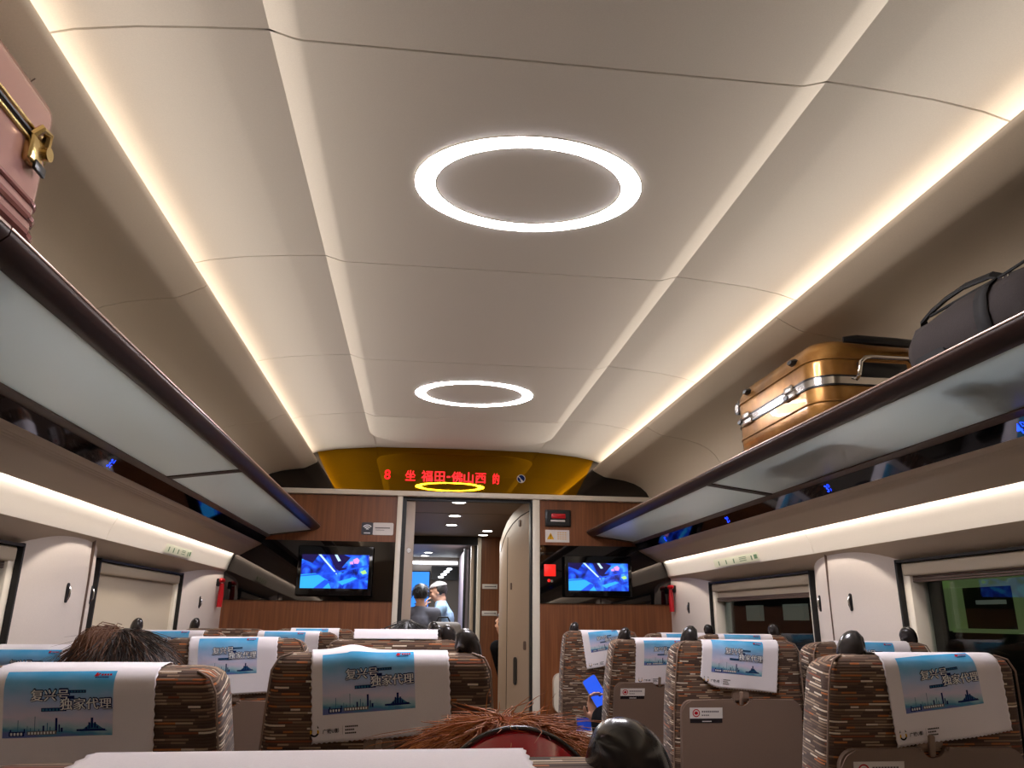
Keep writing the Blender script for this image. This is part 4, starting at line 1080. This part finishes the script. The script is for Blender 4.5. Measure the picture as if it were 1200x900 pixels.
ridge(0.105, 'bronze'); ridge(0.250, 'bronze')
for py, pz in ((2.375, 2.136), (2.755, 2.142), (2.43, 2.022), (2.825, 2.034)):
    bm = bmn(); pts = [(0.030 * math.cos(a * math.pi / 3), 0.0125 * math.sin(a * math.pi / 3)) for a in range(6)]
    oy, oz = py - (sy0 + sy1) / 2, pz - sz0 - .008
    A = [bm.verts.new((-hx + .001, oy + a, oz + b)) for a, b in pts]; B = [bm.verts.new((-hx - .016, oy + a * .6, oz + b * .6)) for a, b in pts]
    for i in range(6): bm.faces.new((A[i], A[(i + 1) % 6], B[(i + 1) % 6], B[i]))
    bm.faces.new(B); mobj('side_foot', bm, 'black_plastic', t)
for oy in (-0.16, 0.20):
    bm = bmn(); box(bm, -hx - .012, -hx + .004, oy - .045, oy + .045, 0.151, 0.175, 0.004); box(bm, -hx - .014, -hx, oy - .03, oy + .03, 0.175, 0.199, 0.004); mobj('frame_clasp', bm, 'metal', t)
for wx in (-hx + .06, hx - .06):
    for wz in (0.055, H - 0.055):
        bm = bmn(); box(bm, wx - .026, wx + .026, hy - .005, hy + .035, wz - .028, wz + .028, 0.008); h = mobj('wheel_housing', bm, 'black_plastic', t)
        bm = bmn(); disc(bm, (wx - .012, hy + .050, wz - .004), 0.026, (1, 0, 0), 0.016, 20); disc(bm, (wx + .012, hy + .050, wz - .004), 0.026, (1, 0, 0), 0.016, 20); wl = mobj('wheel', bm, 'black_plastic', h)
        bm = bmn(); disc(bm, (wx - .021, hy + .050, wz - .004), 0.018, (1, 0, 0), 0.003, 16); mobj('wheel_cap', bm, 'metal', h)
bm = bmn(); gx = -0.03; tube(bm, [(gx - .04, -hy + .005, 0.177), (gx - .04, -hy - .022, 0.189), (gx - .035, -hy - .032, 0.229), (gx - .02, -hy - .036, 0.244), (gx + .0, -hy - .036, 0.246), (gx + .13, -hy - .036, 0.246), (gx + .15, -hy - .032, 0.229), (gx + .155, -hy - .022, 0.189), (gx + .155, -hy + .005, 0.177)], 0.0075, 10); mobj('grip_handle', bm, 'chrome', t)
bm = bmn(); box(bm, gx - .03, gx + .145, -hy - .006, -hy + .01, 0.189, 0.239, 0.004); mobj('grip_recess', bm, 'black_plastic', t)
bm = bmn(); tube(bm, [(-0.10, -hy - .002, H - .012), (-0.06, -hy - .016, H - .014), (0.0, -hy - .02, H - .018), (0.08, -hy - .02, H - .02), (0.14, -hy - .014, H - .02), (0.17, -hy + .0, H - .018)], [.012, .018, .019, .019, .018, .012], 10, flat=0.8); mobj('trolley_handle', bm, 'black_plastic', t)

# dark canvas duffel bag
t = thing('duffel_bag', 'dark grey canvas duffel bag with black straps on the rack beside the gold suitcase', 'bag', (1.205, 1.575, 1.853))
bm = bmn(); n = 24; prof = [(-0.252, 0.5, 0.5), (-0.245, 0.74, 0.8), (-0.225, 0.93, 0.95), (-0.17, 1.0, 1.0), (-0.08, 1.0, 1.03), (0.05, 1.0, 1.02), (0.14, 1.0, 0.97), (0.195, 0.97, 0.90), (0.232, 0.90, 0.78), (0.248, 0.78, 0.60), (0.254, 0.5, 0.4)]
rows = []
for y, kx, kz in prof:
    r = []
    for i in range(n):
        a = 2 * math.pi * i / n; c, s_ = math.cos(a), math.sin(a); e = 2 / 2.7
        x = 0.185 * kx * math.copysign(abs(c) ** e, c); z = 0.104 + 0.104 * kz * math.copysign(abs(s_) ** e, s_)
        z += 0.006 * math.sin(y * 40 + i * 1.3)
        r.append(bm.verts.new((x, y, max(0.001, z))))
    rows.append(r)
for a, b in zip(rows, rows[1:]):
    for i in range(n): bm.faces.new((a[i], a[(i + 1) % n], b[(i + 1) % n], b[i]))
bm.faces.new(rows[0][::-1]); bm.faces.new(rows[-1]); mobj('body', bm, 'canvas', t, sharp=60)
def strapband(y):
    bm = bmn()
    for i in range(n):
        a = [2 * math.pi * (i + k) / n for k in (0, 1)]; V = []
        for yy, aa in ((y - .022, a[0]), (y - .022, a[1]), (y + .022, a[1]), (y + .022, a[0])):
            c, s_ = math.cos(aa), math.sin(aa); e = 2 / 2.7
            V.append(bm.verts.new((0.190 * math.copysign(abs(c) ** e, c), yy, max(0.0, 0.104 + 0.112 * math.copysign(abs(s_) ** e, s_)))))
        bm.faces.new(V)
    bmesh.ops.remove_doubles(bm, verts=bm.verts[:], dist=0.0005); o = mobj('strap_band', bm, 'strap', t)
    o.modifiers.new('thick', 'SOLIDIFY').thickness = 0.003; return o
strapband(-0.075)
def hloop(x, dz):
    bm = bmn(); P_ = [(x, -0.075, 0.168), (x - .02, -0.05, 0.186 + dz), (x - .03, 0.03, 0.192 + dz), (x - .03, 0.10, 0.188 + dz), (x - .02, 0.17, 0.184 + dz), (x - .01, 0.225, 0.176), (x, 0.238, 0.15), (x - .01, 0.20, 0.152), (x, 0.08, 0.172)]
    tube(bm, P_, 0.014, 8, flat=0.45); return mobj('carry_loop', bm, 'strap', t)
for h_ in (hloop(-0.10, 0.0), hloop(0.03, 0.012)): h_.location.z = 0.032
for yy in (-0.115, -0.13):
    bm = bmn(); box(bm, -0.15, -0.142, yy - .003, yy + .003, 0.150, 0.182, 0.002); mobj('zip_pull', bm, 'chrome', t)
bm = bmn(); tube(bm, [(-0.145, y, 0.190 + 0.003 * math.sin(y * 20)) for y in (-0.2, -0.1, 0, 0.15)], 0.004, 6); mobj('zip_line', bm, 'strap', t)
bm = bmn(); prism(bm, rrect(0.06, 0.18, 0.02, 0.075, 0.02), -0.190, -0.182, 'x'); mobj('end_patch', bm, 'strap', t)

# black backpack behind the duffel, cut off by the frame edge
t = thing('backpack', 'black bag with a thin silver piping line standing behind the duffel, at the frame edge', 'backpack', (1.175, 1.13, 1.856))
bm = bmn(); box(bm, -0.165, 0.18, -0.16, 0.14, 0.0, 0.40, 0.05, 4); mobj('body', bm, 'strap', t)
bm = bmn(); tube(bm, [(-0.166, 0.085, 0.03), (-0.167, 0.11, 0.10), (-0.167, 0.12, 0.2), (-0.166, 0.11, 0.33), (-0.154, 0.075, 0.385)], 0.004, 6); mobj('piping', bm, 'chrome', t)

# pink suitcase on the other rack
t = thing('suitcase', 'shiny pink hard shell suitcase with gold lock on the rack above the three-seat side', 'suitcase', (-1.230, 1.105, 1.853))
hx, hy, H = 0.214, 0.322, 0.402
bm = bmn(); box(bm, -hx, hx, -hy, hy, 0.005, H, 0.055, 6); mobj('shell', bm, 'pink_shell', t, sharp=60)
for z, m, r in ((0.081, 'pink_dark', .010), (0.116, 'pink_dark', .008), (0.146, 'pink_dark', 0.006)):
    bm = bmn(); pts = rrect(-hx - .001, hx + .001, -hy - .001, hy + .001, .064, 8); tube(bm, [(x, y, z) for x, y in pts] + [(pts[0][0], pts[0][1], z)], r, 8); mobj('shell_band', bm, m, t).location.z = 0.012
for z, m, r in ((0.227, 'gold', .0045), (0.241, 'black_plastic', .005), (0.253, 'gold', .0045)):
    bm = bmn(); pts = rrect(-hx - .002, hx + .002, -hy - .002, hy + .002, .064, 8); tube(bm, [(x, y, z) for x, y in pts] + [(pts[0][0], pts[0][1], z)], r, 8); mobj('frame_trim', bm, m, t).location.z = 0.036
bm = bmn(); box(bm, hx - .004, hx + .016, 0.205, 0.250, 0.181, 0.236, 0.006, 3); lk = mobj('lock_body', bm, 'gold', t); lk.location.z = 0.036
bm = bmn(); box(bm, hx + .012, hx + .019, 0.222, 0.262, 0.171, 0.191, 0.003); mobj('lock_release', bm, 'black_plastic', lk)
bm = bmn(); tube(bm, [(hx + .006, 0.215, 0.236), (hx + .018, 0.220, 0.253), (hx + .020, 0.240, 0.253), (hx + .014, 0.250, 0.231)], 0.009, 8); disc(bm, (hx + .018, 0.252, 0.219), 0.014, (1, 0, 0), 0.012, 16); mobj('clasp', bm, 'gold', lk)
bm = bmn(); ball(bm, (hx - .040, hy - .040, 0.045), (.050, .050, .046), 3); mobj('corner_guard', bm, 'clear', t)
bm = bmn()
for i in range(240):
    y = 0.05 + 0.20 * random.random(); x = hx - .10 + random.uniform(-.02, .05); z = H - .002 - max(0, (x - hx + .055)) * 0.4
    tube(bm, [(x, y, z), (x + random.uniform(-.012, .02), y + random.uniform(-.02, .03), z + random.uniform(.004, .014)), (x + random.uniform(0, .03), y + random.uniform(-.02, .04), z + random.uniform(-.004, .010))], 0.0016, 3)
box(bm, hx - .13, hx - .045, 0.04, 0.26, H - .004, H + .006, 0.003)
tag(mobj('lace_cloth', bm, 'lace', matrix=Matrix.Translation(t.location)), 'frayed grey lace cloth lying on top of the pink suitcase', 'cloth')

# ================================================================ PEOPLE
def limb(bm, pts):
    """tapered chain of (point, radius): cones with balls at the joints, fused later by a remesh"""
    for (p, r) in pts: ball(bm, Vector(p), r, 2)
    for (p0, r0), (p1, r1) in zip(pts, pts[1:]): tube(bm, [p0, p1], [r0, r1], 12)


def fuse(name, bm, m, parent, vox, smooth=6):
    o = mobj(name, bm, m, parent, normals=True, sharp=180)
    r = o.modifiers.new('fuse', 'REMESH'); r.mode = 'VOXEL'; r.voxel_size = vox; r.use_smooth_shade = True
    s = o.modifiers.new('soft', 'SMOOTH'); s.factor = 0.5; s.iterations = smooth
    return o


def hand(bm, wrist, dirv, palm_n, thumb_side, curl=0.35, sc=1.0):
    d = Vector(dirv).normalized(); n = Vector(palm_n); n = (n - d * n.dot(d)).normalized(); s = d.cross(n).normalized() * thumb_side
    w = Vector(wrist)
    for k in (-1, -.33, .33, 1): limb(bm, [(w + s * k * .020 * sc, .015 * sc), (w + d * .085 * sc + s * k * .030 * sc, .0125 * sc)])
    for k, L in ((1, .072), (.33, .082), (-.33, .076), (-1, .058)):
        p = w + d * .088 * sc + s * k * .030 * sc; chain = [(p, .0092 * sc)]; a = 0.12
        for j in range(3):
            a += curl; p = p + (d * math.cos(a) + n * math.sin(a)) * L * sc * (.44, .32, .26)[j]; chain.append((p, (.0088, .0080, .0068)[j] * sc))
        limb(bm, chain)
    p = w + d * .02 * sc + s * .030 * sc; q = p + (d * .6 + s * .75 + n * .25).normalized() * .040 * sc; r = q + (d * .8 + s * .15 + n * .5).normalized() * .030 * sc
    limb(bm, [(p, .013 * sc), (q, .0105 * sc), (r + (r - q) * .4, .008 * sc)])


def headform(bm, c, q, sc=1.0):
    """skull, jaw, nose, ears, brow; q turns local +Y (the face) to where the head looks"""
    C = Vector(c); T = lambda v: C + q @ (Vector(v) * sc); qm = q.to_matrix().to_4x4()
    ball(bm, T((0, -.008, .018)), [v * sc for v in (.074, .092, .094)], 3, mx=qm)
    ball(bm, T((0, .026, -.038)), [v * sc for v in (.058, .066, .070)], 3, mx=qm)
    ball(bm, T((0, .052, -.088)), [v * sc for v in (.026, .026, .022)], 2, mx=qm)
    limb(bm, [(T((0, .086, .012)), .010 * sc), (T((0, .104, -.022)), .0135 * sc)])
    for s in (-1, 1):
        limb(bm, [(T((s * .040, .084, .024)), .013 * sc), (T((s * .012, .090, .026)), .012 * sc)])
        ball(bm, T((s * .076, -.002, -.010)), [v * sc for v in (.010, .020, .032)], 2, mx=qm)
        ball(bm, T((s * .040, .066, -.024)), [v * sc for v in (.024, .022, .022)], 2, mx=qm)
    return T


def face_bits(parent, T, sc=1.0):
    for s in (-1, 1):
        bm = bmn(); ball(bm, T((s * .031, .083, .006)), .0105 * sc, 2); mobj('eye', bm, 'eye', parent)
        bm = bmn(); limb(bm, [(T((s * .018, .098, .028)), .0035 * sc), (T((s * .046, .088, .030)), .003 * sc)]); mobj('eyebrow', bm, 'hair_black', parent)
    bm = bmn(); limb(bm, [(T((-.020, .083, -.055)), .005 * sc), (T((0, .091, -.054)), .006 * sc), (T((.020, .083, -.055)), .005 * sc)]); mobj('mouth', bm, 'lip', parent)


def haircap(bm, T, qm, sc, low=-0.06, front=0.055, k=1.10):
    """shell of hair over skull and nape, open at the face"""
    vs = bmesh.ops.create_icosphere(bm, subdivisions=4, radius=1)['verts']
    kill = []
    for v in vs:
        p = Vector((v.co.x * .078 * k, -.010 + v.co.y * .096 * k, .020 + v.co.z * .096 * k))
        r = 1 + 0.03 * math.sin(v.co.x * 17 + v.co.z * 11) * math.cos(v.co.y * 13)
        if p.z < low or (p.y > front and p.z < .062) : kill.append(v)
        v.co = T(p * r)
    bmesh.ops.delete(bm, geom=kill, context='VERTS')


def strands(bm, T, n, length, r, spread=1.0, lift=0.02, droop=1.0, low=-0.03, rnd=random, wave=0.006, mi=0, ymax=0.05, ymin=-1.0):
    for _ in range(n):
        while True:
            a, z = rnd.uniform(0, 2 * math.pi), rnd.uniform(-0.15, 1.0); c = math.sqrt(1 - z * z); d = Vector((c * math.cos(a), c * math.sin(a), z))
            p = Vector((d.x * .083, -.010 + d.y * .102, .020 + d.z * .101))
            if p.z > low and not (p.y > ymax and p.z < .05) and p.y > ymin: break
        L = length * rnd.uniform(.6, 1.15); out = Vector((d.x, d.y, 0)); out = out.normalized() if out.length > 1e-3 else Vector((1, 0, 0))
        tang = (out * (0.55 + 0.45 * d.z) - Vector((0, 0, 1)) * (0.2 + (1 - d.z) * droop)).normalized() + Vector((rnd.uniform(-.35, .35), rnd.uniform(-.35, .35), rnd.uniform(-.1, .2))) * spread
        pts = []; ph = rnd.uniform(0, 6); pos = p * 0.97
        for j in range(6):
            q = j / 5; pts.append(T(pos + Vector((math.sin(ph + q * 5), math.cos(ph + q * 4), 0)) * wave * q))
            pos = pos + (tang.normalized() * (1 - .1 * q) + d * lift * 12 * max(0, .45 - q) - Vector((0, 0, 1)) * .35 * q * droop) * (L / 5)
            rad = Vector((pos.x / .083, (pos.y + .01) / .102, (pos.z - .02) / .101))
            if rad.length < 1.02: pos = pos * 1.0 + d * .006
        tube(bm, pts, [r, r, r * .95, r * .85, r * .6, r * .25], 3, mi=mi, caps=False)


def quat_z(yaw, pitch=0.0, roll=0.0):
    from mathutils import Euler
    return Euler((R_(pitch), R_(roll), R_(yaw)), 'XYZ').to_quaternion()


def person(label, loc, head, yaw_head, J, shirt, trousers, hair, vox=0.008, group=None, hands=None, sc=1.0, pitch=0, cap=None, sleeves=True, short=False, roll=0):
    """J: joints in the person's own frame (origin on the floor)"""
    t = thing('person', label, 'person', loc, group=group)
    V = lambda k: Vector(J[k])
    q = quat_z(yaw_head, pitch, roll); bm = bmn()
    T = headform(bm, head, q, sc)
    nb = Vector(head) + q @ Vector((0, -.030, -.085)) * sc
    limb(bm, [(nb, .052 * sc), (V('neck'), .060 * sc)])
    torso = [(V('neck') - Vector((0, 0, .05)), .075), (V('chest'), .125), (V('waist'), .115), (V('pelvis'), .135)]
    limb(bm, torso)
    for s in 'LR':
        limb(bm, [(V('neck') - Vector((0, 0, .06)), .06), (V('sh' + s), .062), (V('el' + s), .043), (V('wr' + s), .029)])
        limb(bm, [(V('pelvis'), .11), (V('hip' + s), .090), (V('kn' + s), .062), (V('an' + s), .042)])
        dv, nv = (hands or {}).get(s, ((V('wr' + s) - V('el' + s)), Vector((0, 0, -1))))
        hand(bm, V('wr' + s), dv, nv, 1 if s == 'R' else -1, 0.45)
    body = fuse('body', bm, 'skin', t, vox)
    face_bits(t, T, sc)
    bm = bmn(); limb(bm, [(V('neck') - Vector((0, 0, .045)), .082), (V('chest'), .138), (V('waist'), .128), (V('pelvis') + Vector((0, 0, .03)), .142)])
    for s in 'LR':
        end = V('wr' + s) if not short else V('sh' + s).lerp(V('el' + s), .75)
        ch = [(V('neck') - Vector((0, 0, .065)), .066), (V('sh' + s), .072)] + ([(V('el' + s), .053), (end - (V('wr' + s) - V('el' + s)).normalized() * .012, .038)] if not short else [(end, .062)])
        limb(bm, ch)
    fuse('shirt', bm, shirt, t, 0.011)
    bm = bmn(); limb(bm, [(V('pelvis') - Vector((0, 0, .01)), .146)])
    for s in 'LR': limb(bm, [(V('pelvis'), .12), (V('hip' + s), .098), (V('kn' + s), .072), (V('an' + s) + Vector((0, 0, .02)), .055)])
    fuse('trousers', bm, trousers, t, 0.012)
    for s in 'LR':
        bm = bmn(); a = V('an' + s); fd = (V('kn' + s) - V('hip' + s)); fd.z = 0
        fd = fd.normalized() if fd.length > .1 else (q @ Vector((0, 1, 0)))
        limb(bm, [((a.x, a.y, .045), .044), ((a.x + fd.x * .08, a.y + fd.y * .08, .042), .041), ((a.x + fd.x * .17, a.y + fd.y * .17, .036), .034)]); fuse('shoe', bm, 'black_plastic', t, 0.008)
    return t, T, q


def seated_joints(hz, hy=0.10, hx=0.0, arm=None):
    J = dict(neck=(hx * .8, hy - .015, hz - .145), chest=(hx * .4, hy + .035, hz - .34), waist=(0, .20, .64), pelvis=(0, .25, .57), hipL=(-.10, .30, .55), hipR=(.10, .30, .55), knL=(-.12, .68, .53), knR=(.12, .68, .53), anL=(-.12, .70, .09), anR=(.12, .70, .09),
             shL=(hx * .7 - .185, hy, hz - .215), shR=(hx * .7 + .185, hy, hz - .215), elL=(-.235, hy + .10, hz - .47), elR=(.235, hy + .10, hz - .47), wrL=(-.12, hy + .33, hz - .50), wrR=(.12, hy + .33, hz - .50))
    if arm: J.update(arm)
    return J


# auburn-haired passenger right in front of the camera
t, T, q = person('person with auburn hair and a glossy red hairband in the seat right below the camera', (-0.32, 0.57, 0), (0.15, 0.235, 1.054), 4, seated_joints(1.054, .21, .13), 'dark_cloth', 'dark_trousers' if 'dark_trousers' in M else 'dark_cloth', None)
bm = bmn(); haircap(bm, T, None, 1, low=-.10, front=.06, k=1.08); mobj('hair', bm, 'hair_under', t, sharp=180)
rg = random.Random(3); bm = bmn(); strands(bm, T, 2600, .09, .0007, .8, .008, 1.3, rnd=rg, ymin=-.012); strands(bm, T, 1500, .10, .0006, 1.2, .012, 1.3, rnd=rg, mi=1, ymin=-.012); strands(bm, T, 160, .12, .0004, 2.0, .03, .7, rnd=rg, wave=.02, ymin=-.03); strands(bm, T, 900, .05, .0007, 2.2, .012, .5, rnd=rg, low=.10, ymin=-.03)
mobj('hair_strands', bm, ['hair_red', 'hair_red2'], t, sharp=180)
bm = bmn()                                            # wide glossy band over the back of the crown
N1 = 26; rows = []
for i in range(N1 + 1):
    a = R_(16 + 148 * i / N1); r_ = []
    for j in range(7):
        b = -0.102 + 0.040 * j / 6
        k = 1.0 - (b / .11) ** 2 * .5
        r_.append(bm.verts.new(T((math.cos(a) * .106 * k, b, .014 + math.sin(a) * .124 * k - (b + .03) * .05))))
    rows.append(r_)
for a, b in zip(rows, rows[1:]):
    for j in range(6): bm.faces.new((a[j], a[j + 1], b[j + 1], b[j]))
hb = mobj('hairband', bm, 'band_red', t, sharp=80); hb.modifiers.new('thick', 'SOLIDIFY').thickness = 0.002
bm = bmn(); tube(bm, [T((math.cos(R_(16 + 148 * i / N1)) * .1065 * .841, -.062, .014 + math.sin(R_(16 + 148 * i / N1)) * .125 * .841 + .0016)) for i in range(N1 + 1)], 0.0022, 8); mobj('band_rim', bm, 'grab', hb)

# dark-haired passenger, middle seat of the three-seat side
t, T, q = person('person with messy dark brown hair seen over the middle seat of the three-seat side', (-0.82, 1.74, 0), (-0.085, 0.14, 1.116), 8, seated_joints(1.116, .13, -.07), 'black_cloth', 'dark_cloth', None, roll=-4)
bm = bmn(); haircap(bm, T, None, 1, low=-.10, front=.06, k=1.08); mobj('hair', bm, 'hair_mid', t, sharp=180)
rg = random.Random(5); bm = bmn(); strands(bm, T, 1800, .10, .0011, .5, .002, 1.6, rnd=rg); strands(bm, T, 700, .11, .0009, .6, .004, 1.6, rnd=rg, mi=1); strands(bm, T, 50, .11, .0005, 2.0, .03, .3, rnd=rg, mi=1)
mobj('hair_strands', bm, ['hair_mid', 'hair_brown'], t, sharp=180)

bm = bmn()
for _ in range(420):                                  # loose brown lock falling over the left of the crown
    e = rg.gauss(0, 1); a = R_(rg.uniform(150, 265)); c0 = Vector((-.015 + .012 * rg.gauss(0, 1), -.03 + .012 * rg.gauss(0, 1), .120 + .004 * e))
    c3 = Vector((.088 * math.cos(a) * 1.12, -.01 + .105 * math.sin(a) * 1.06, rg.uniform(-.05, .02))); out = Vector((math.cos(a), math.sin(a), 0))
    c1 = c0 + out * .045 + Vector((0, 0, .016 + .006 * e)); c2 = c3 + out * .012 + Vector((0, 0, .055))
    pts = [T(c0 * (1 - q) ** 3 + c1 * 3 * q * (1 - q) ** 2 + c2 * 3 * q * q * (1 - q) + c3 * q ** 3) for q in (0, .2, .4, .6, .8, 1)]
    tube(bm, pts, [.0010, .0010, .0010, .0009, .0008, .0004], 3, caps=False)
mobj('hair_lock', bm, 'hair_brown', t, sharp=180)

# dark hair over the aisle seat two rows ahead
t, T, q = person('person with dark hair just showing over the white strip on the third row aisle seat', (-0.32, 3.76, 0), (0.02, 0.17, 1.132), 0, seated_joints(1.132, .15, .02), 'black_cloth', 'dark_cloth', None, vox=.01)
bm = bmn(); haircap(bm, T, None, 1, low=-.10, front=.06); mobj('hair', bm, 'hair_black', t, sharp=180)
rg = random.Random(6); bm = bmn(); strands(bm, T, 350, .12, .0014, .7, .01, 1.1, rnd=rg); mobj('hair_strands', bm, 'hair_black', t, sharp=180)

# passenger with the blue phone, aisle seat of the two-seat side: only forearm and hand show
PX, PY = 0.85, 3.65
wr = Vector((0.640 - PX, 3.92 - PY, 0.795)); el = Vector((-0.195, 0.13, 0.64)); hd = Vector((-.16, .0, 1.0)).normalized()
J = seated_joints(1.02, .22, .0, dict(elL=tuple(el), wrL=tuple(wr)))
t, T, q = person('person in black sleeves holding up a blue phone beside the second row aisle seat', (PX, PY, 0), (0, .22, 1.02), 0, J, 'black_cloth', 'dark_cloth', None, vox=.006, hands={'L': (hd, Vector((.1, -1, .1)))}, pitch=-14)
bm = bmn(); haircap(bm, T, None, 1, low=-.09, front=.06); mobj('hair', bm, 'hair_black', t, sharp=180)
ph = thing('smartphone', 'phone with bright blue screen held up in the hand beside an aisle seat', 'phone', (0.628, 3.893, 0.928))
ph.rotation_euler = (R_(-8), R_(-30), R_(6))
bm = bmn(); prism(bm, rrect(-.037, .037, -.076, .076, .011), -.004, .004); mobj('phone_body', bm, 'phone_edge', ph, sharp=50)
bm = bmn(); prism(bm, rrect(-.0355, .0355, -.0745, .0745, .010), -.0052, -.0038); mobj('screen', bm, 'phone_screen', ph, sharp=50)
bm = bmn(); disc(bm, (.008, -.0055, -.016), .010, (0, 1, 0), .0012, 20); mobj('screen_mark', bm, 'navy', ph)

# cabin crew in the next car
t, T, q = person('person in a grey top seen from behind, standing before the blue poster', (-0.215, 9.25, 0), (0, .02, 1.52), 12, dict(neck=(0, .0, 1.385), chest=(0, .0, 1.20), waist=(0, 0, 1.03), pelvis=(0, 0, .92), hipL=(-.09, 0, .86), hipR=(.09, 0, .86), knL=(-.10, .02, .48), knR=(.10, .02, .48), anL=(-.10, 0, .08), anR=(.10, 0, .08), shL=(-.18, 0, 1.31), shR=(.18, 0, 1.31), elL=(-.23, .02, 1.03), elR=(.22, .06, 1.02), wrL=(-.21, .14, .82), wrR=(.14, .24, .95)), 'grey_cloth', 'dark_cloth', None, vox=.012)
bm = bmn(); haircap(bm, T, None, 1, low=-.05, front=.06); mobj('hair', bm, 'hair_black', t, sharp=180)
rg = random.Random(8); bm = bmn(); strands(bm, T, 250, .06, .0016, .6, .01, 1.0, rnd=rg, low=-.02); mobj('hair_strands', bm, 'hair_black', t, sharp=180)
t, T, q = person('person in pale blue shirt and grey cap facing left, hands raised to chin', (0.06, 9.62, 0), (-.06, .0, 1.565), 82, dict(neck=(-.02, .0, 1.455), chest=(.01, .0, 1.26), waist=(.02, 0, 1.07), pelvis=(.02, 0, .92), hipL=(.02, -.09, .86), hipR=(.02, .09, .86), knL=(.0, -.10, .48), knR=(.0, .10, .48), anL=(.02, -.10, .08), anR=(.02, .10, .08), shL=(-.02, -.17, 1.37), shR=(.0, .17, 1.37), elL=(-.13, -.22, 1.19), elR=(-.10, .18, 1.16), wrL=(-.21, -.10, 1.36), wrR=(-.21, .08, 1.32)), 'blue_cloth', 'dark_cloth', None, vox=.010, short=True, hands={'L': (Vector((.1, .05, 1)), Vector((.6, 0, 0))), 'R': (Vector((.1, -.05, 1)), Vector((.6, 0, 0)))}, pitch=-12)
bm = bmn(); haircap(bm, T, None, 1, low=-.045, front=.012); mobj('hair', bm, 'hair_black', t, sharp=180)
bm = bmn(); vs = bmesh.ops.create_icosphere(bm, subdivisions=3, radius=1)['verts']
for v in vs: v.co = T((v.co.x * .092, -.012 + v.co.y * .108, .062 + max(0, v.co.z) * .055 + min(0, v.co.z) * .006))
prism(bm, [(0.07, 0), (-0.07, 0)], 0, 0) if False else None
mobj('cap', bm, 'cap_grey', t)
bm = bmn(); A = [bm.verts.new(T((x, y, z))) for x, y, z in ((-.07, .06, .066), (-.06, .13, .050), (0, .152, .046), (.06, .13, .050), (.07, .06, .066))]; bm.faces.new(A); b_ = mobj('cap_peak', bm, 'cap_grey', t); b_.modifiers.new('thick', 'SOLIDIFY').thickness = 0.004
# crew member sitting in the vestibule, almost hidden by the curved wall
t, T, q = person('person in dark clothes mostly hidden behind the curved vestibule wall', (0.82, 7.55, 0), (-.225, .0, 1.215), 60, {k: (v[0], v[1] - .1, v[2]) for k, v in seated_joints(1.215, .08, -.17).items()}, 'black_cloth', 'dark_cloth', None, vox=.012)
bm = bmn(); haircap(bm, T, None, 1, low=-.05, front=.05); mobj('hair', bm, 'hair_black', t, sharp=180)
t = thing('folding_stool', 'dark folding crew stool behind the curved vestibule wall', 'seat', (0.84, 7.62, 0))
bm = bmn(); box(bm, -.2, .2, -.2, .2, .36, .42, .02); mobj('seat_pad', bm, 'black_plastic', t)
bm = bmn(); box(bm, -.03, .03, -.03, .03, .0, .37, .004); mobj('post', bm, 'metal', t)

# small things by the phone hand: a blue card resting on a beige fold-out table
t = thing('fold_table', 'beige fold-out table end beside the front row aisle seat of the two-seat side', 'table', (0.64, 4.42, 0.0))
bm = bmn(); box(bm, -.05, .13, -.10, .02, .655, .685, .012, 3); mobj('table_leaf', bm, 'cream_trim', t)
bm = bmn(); box(bm, .02, .06, -.06, -.02, .0, .66, .006); mobj('post', bm, 'seat_shell', t)
t = thing('blue_card', 'small blue card with a pale rim standing on the beige fold-out table', 'card', (0.672, 4.40, 0.685))
bm = bmn(); box(bm, -.045, .045, -.002, .002, 0, .075, .001); mobj('card_sheet', bm, 'phone_edge', t)
bm = bmn(); box(bm, -.039, .039, -.0035, -.0015, .006, .069); mobj('card_face', bm, 'phone_blue', t)
# bags on a trolley in the next car
t = thing('luggage_pile_bag', 'pale grey soft bag in front of the two crew members in the next car', 'bag', (0.05, 8.95, 1.0))
bm = bmn(); box(bm, -.17, .20, -.12, .12, 0.0, .22, .06, 4); mobj('body', bm, 'cap_grey', t)
bm = bmn(); tube(bm, [(-.08, 0, .21), (-.05, 0, .27), (.05, 0, .27), (.08, 0, .21)], .009, 8); mobj('carry_loop', bm, 'strap', t)
t = thing('bag_stand', 'grey cabinet under the soft bag in the next car', 'cabinet', (0.07, 8.97, 0))
bm = bmn(); box(bm, -.20, .22, -.15, .15, .02, .98, .012); mobj('body', bm, 'grey_wall', t)
bm = bmn(); box(bm, -.21, .23, -.16, .16, .98, 1.0, .004); mobj('top', bm, 'cream_trim', t)

bpy.context.view_layer.update()
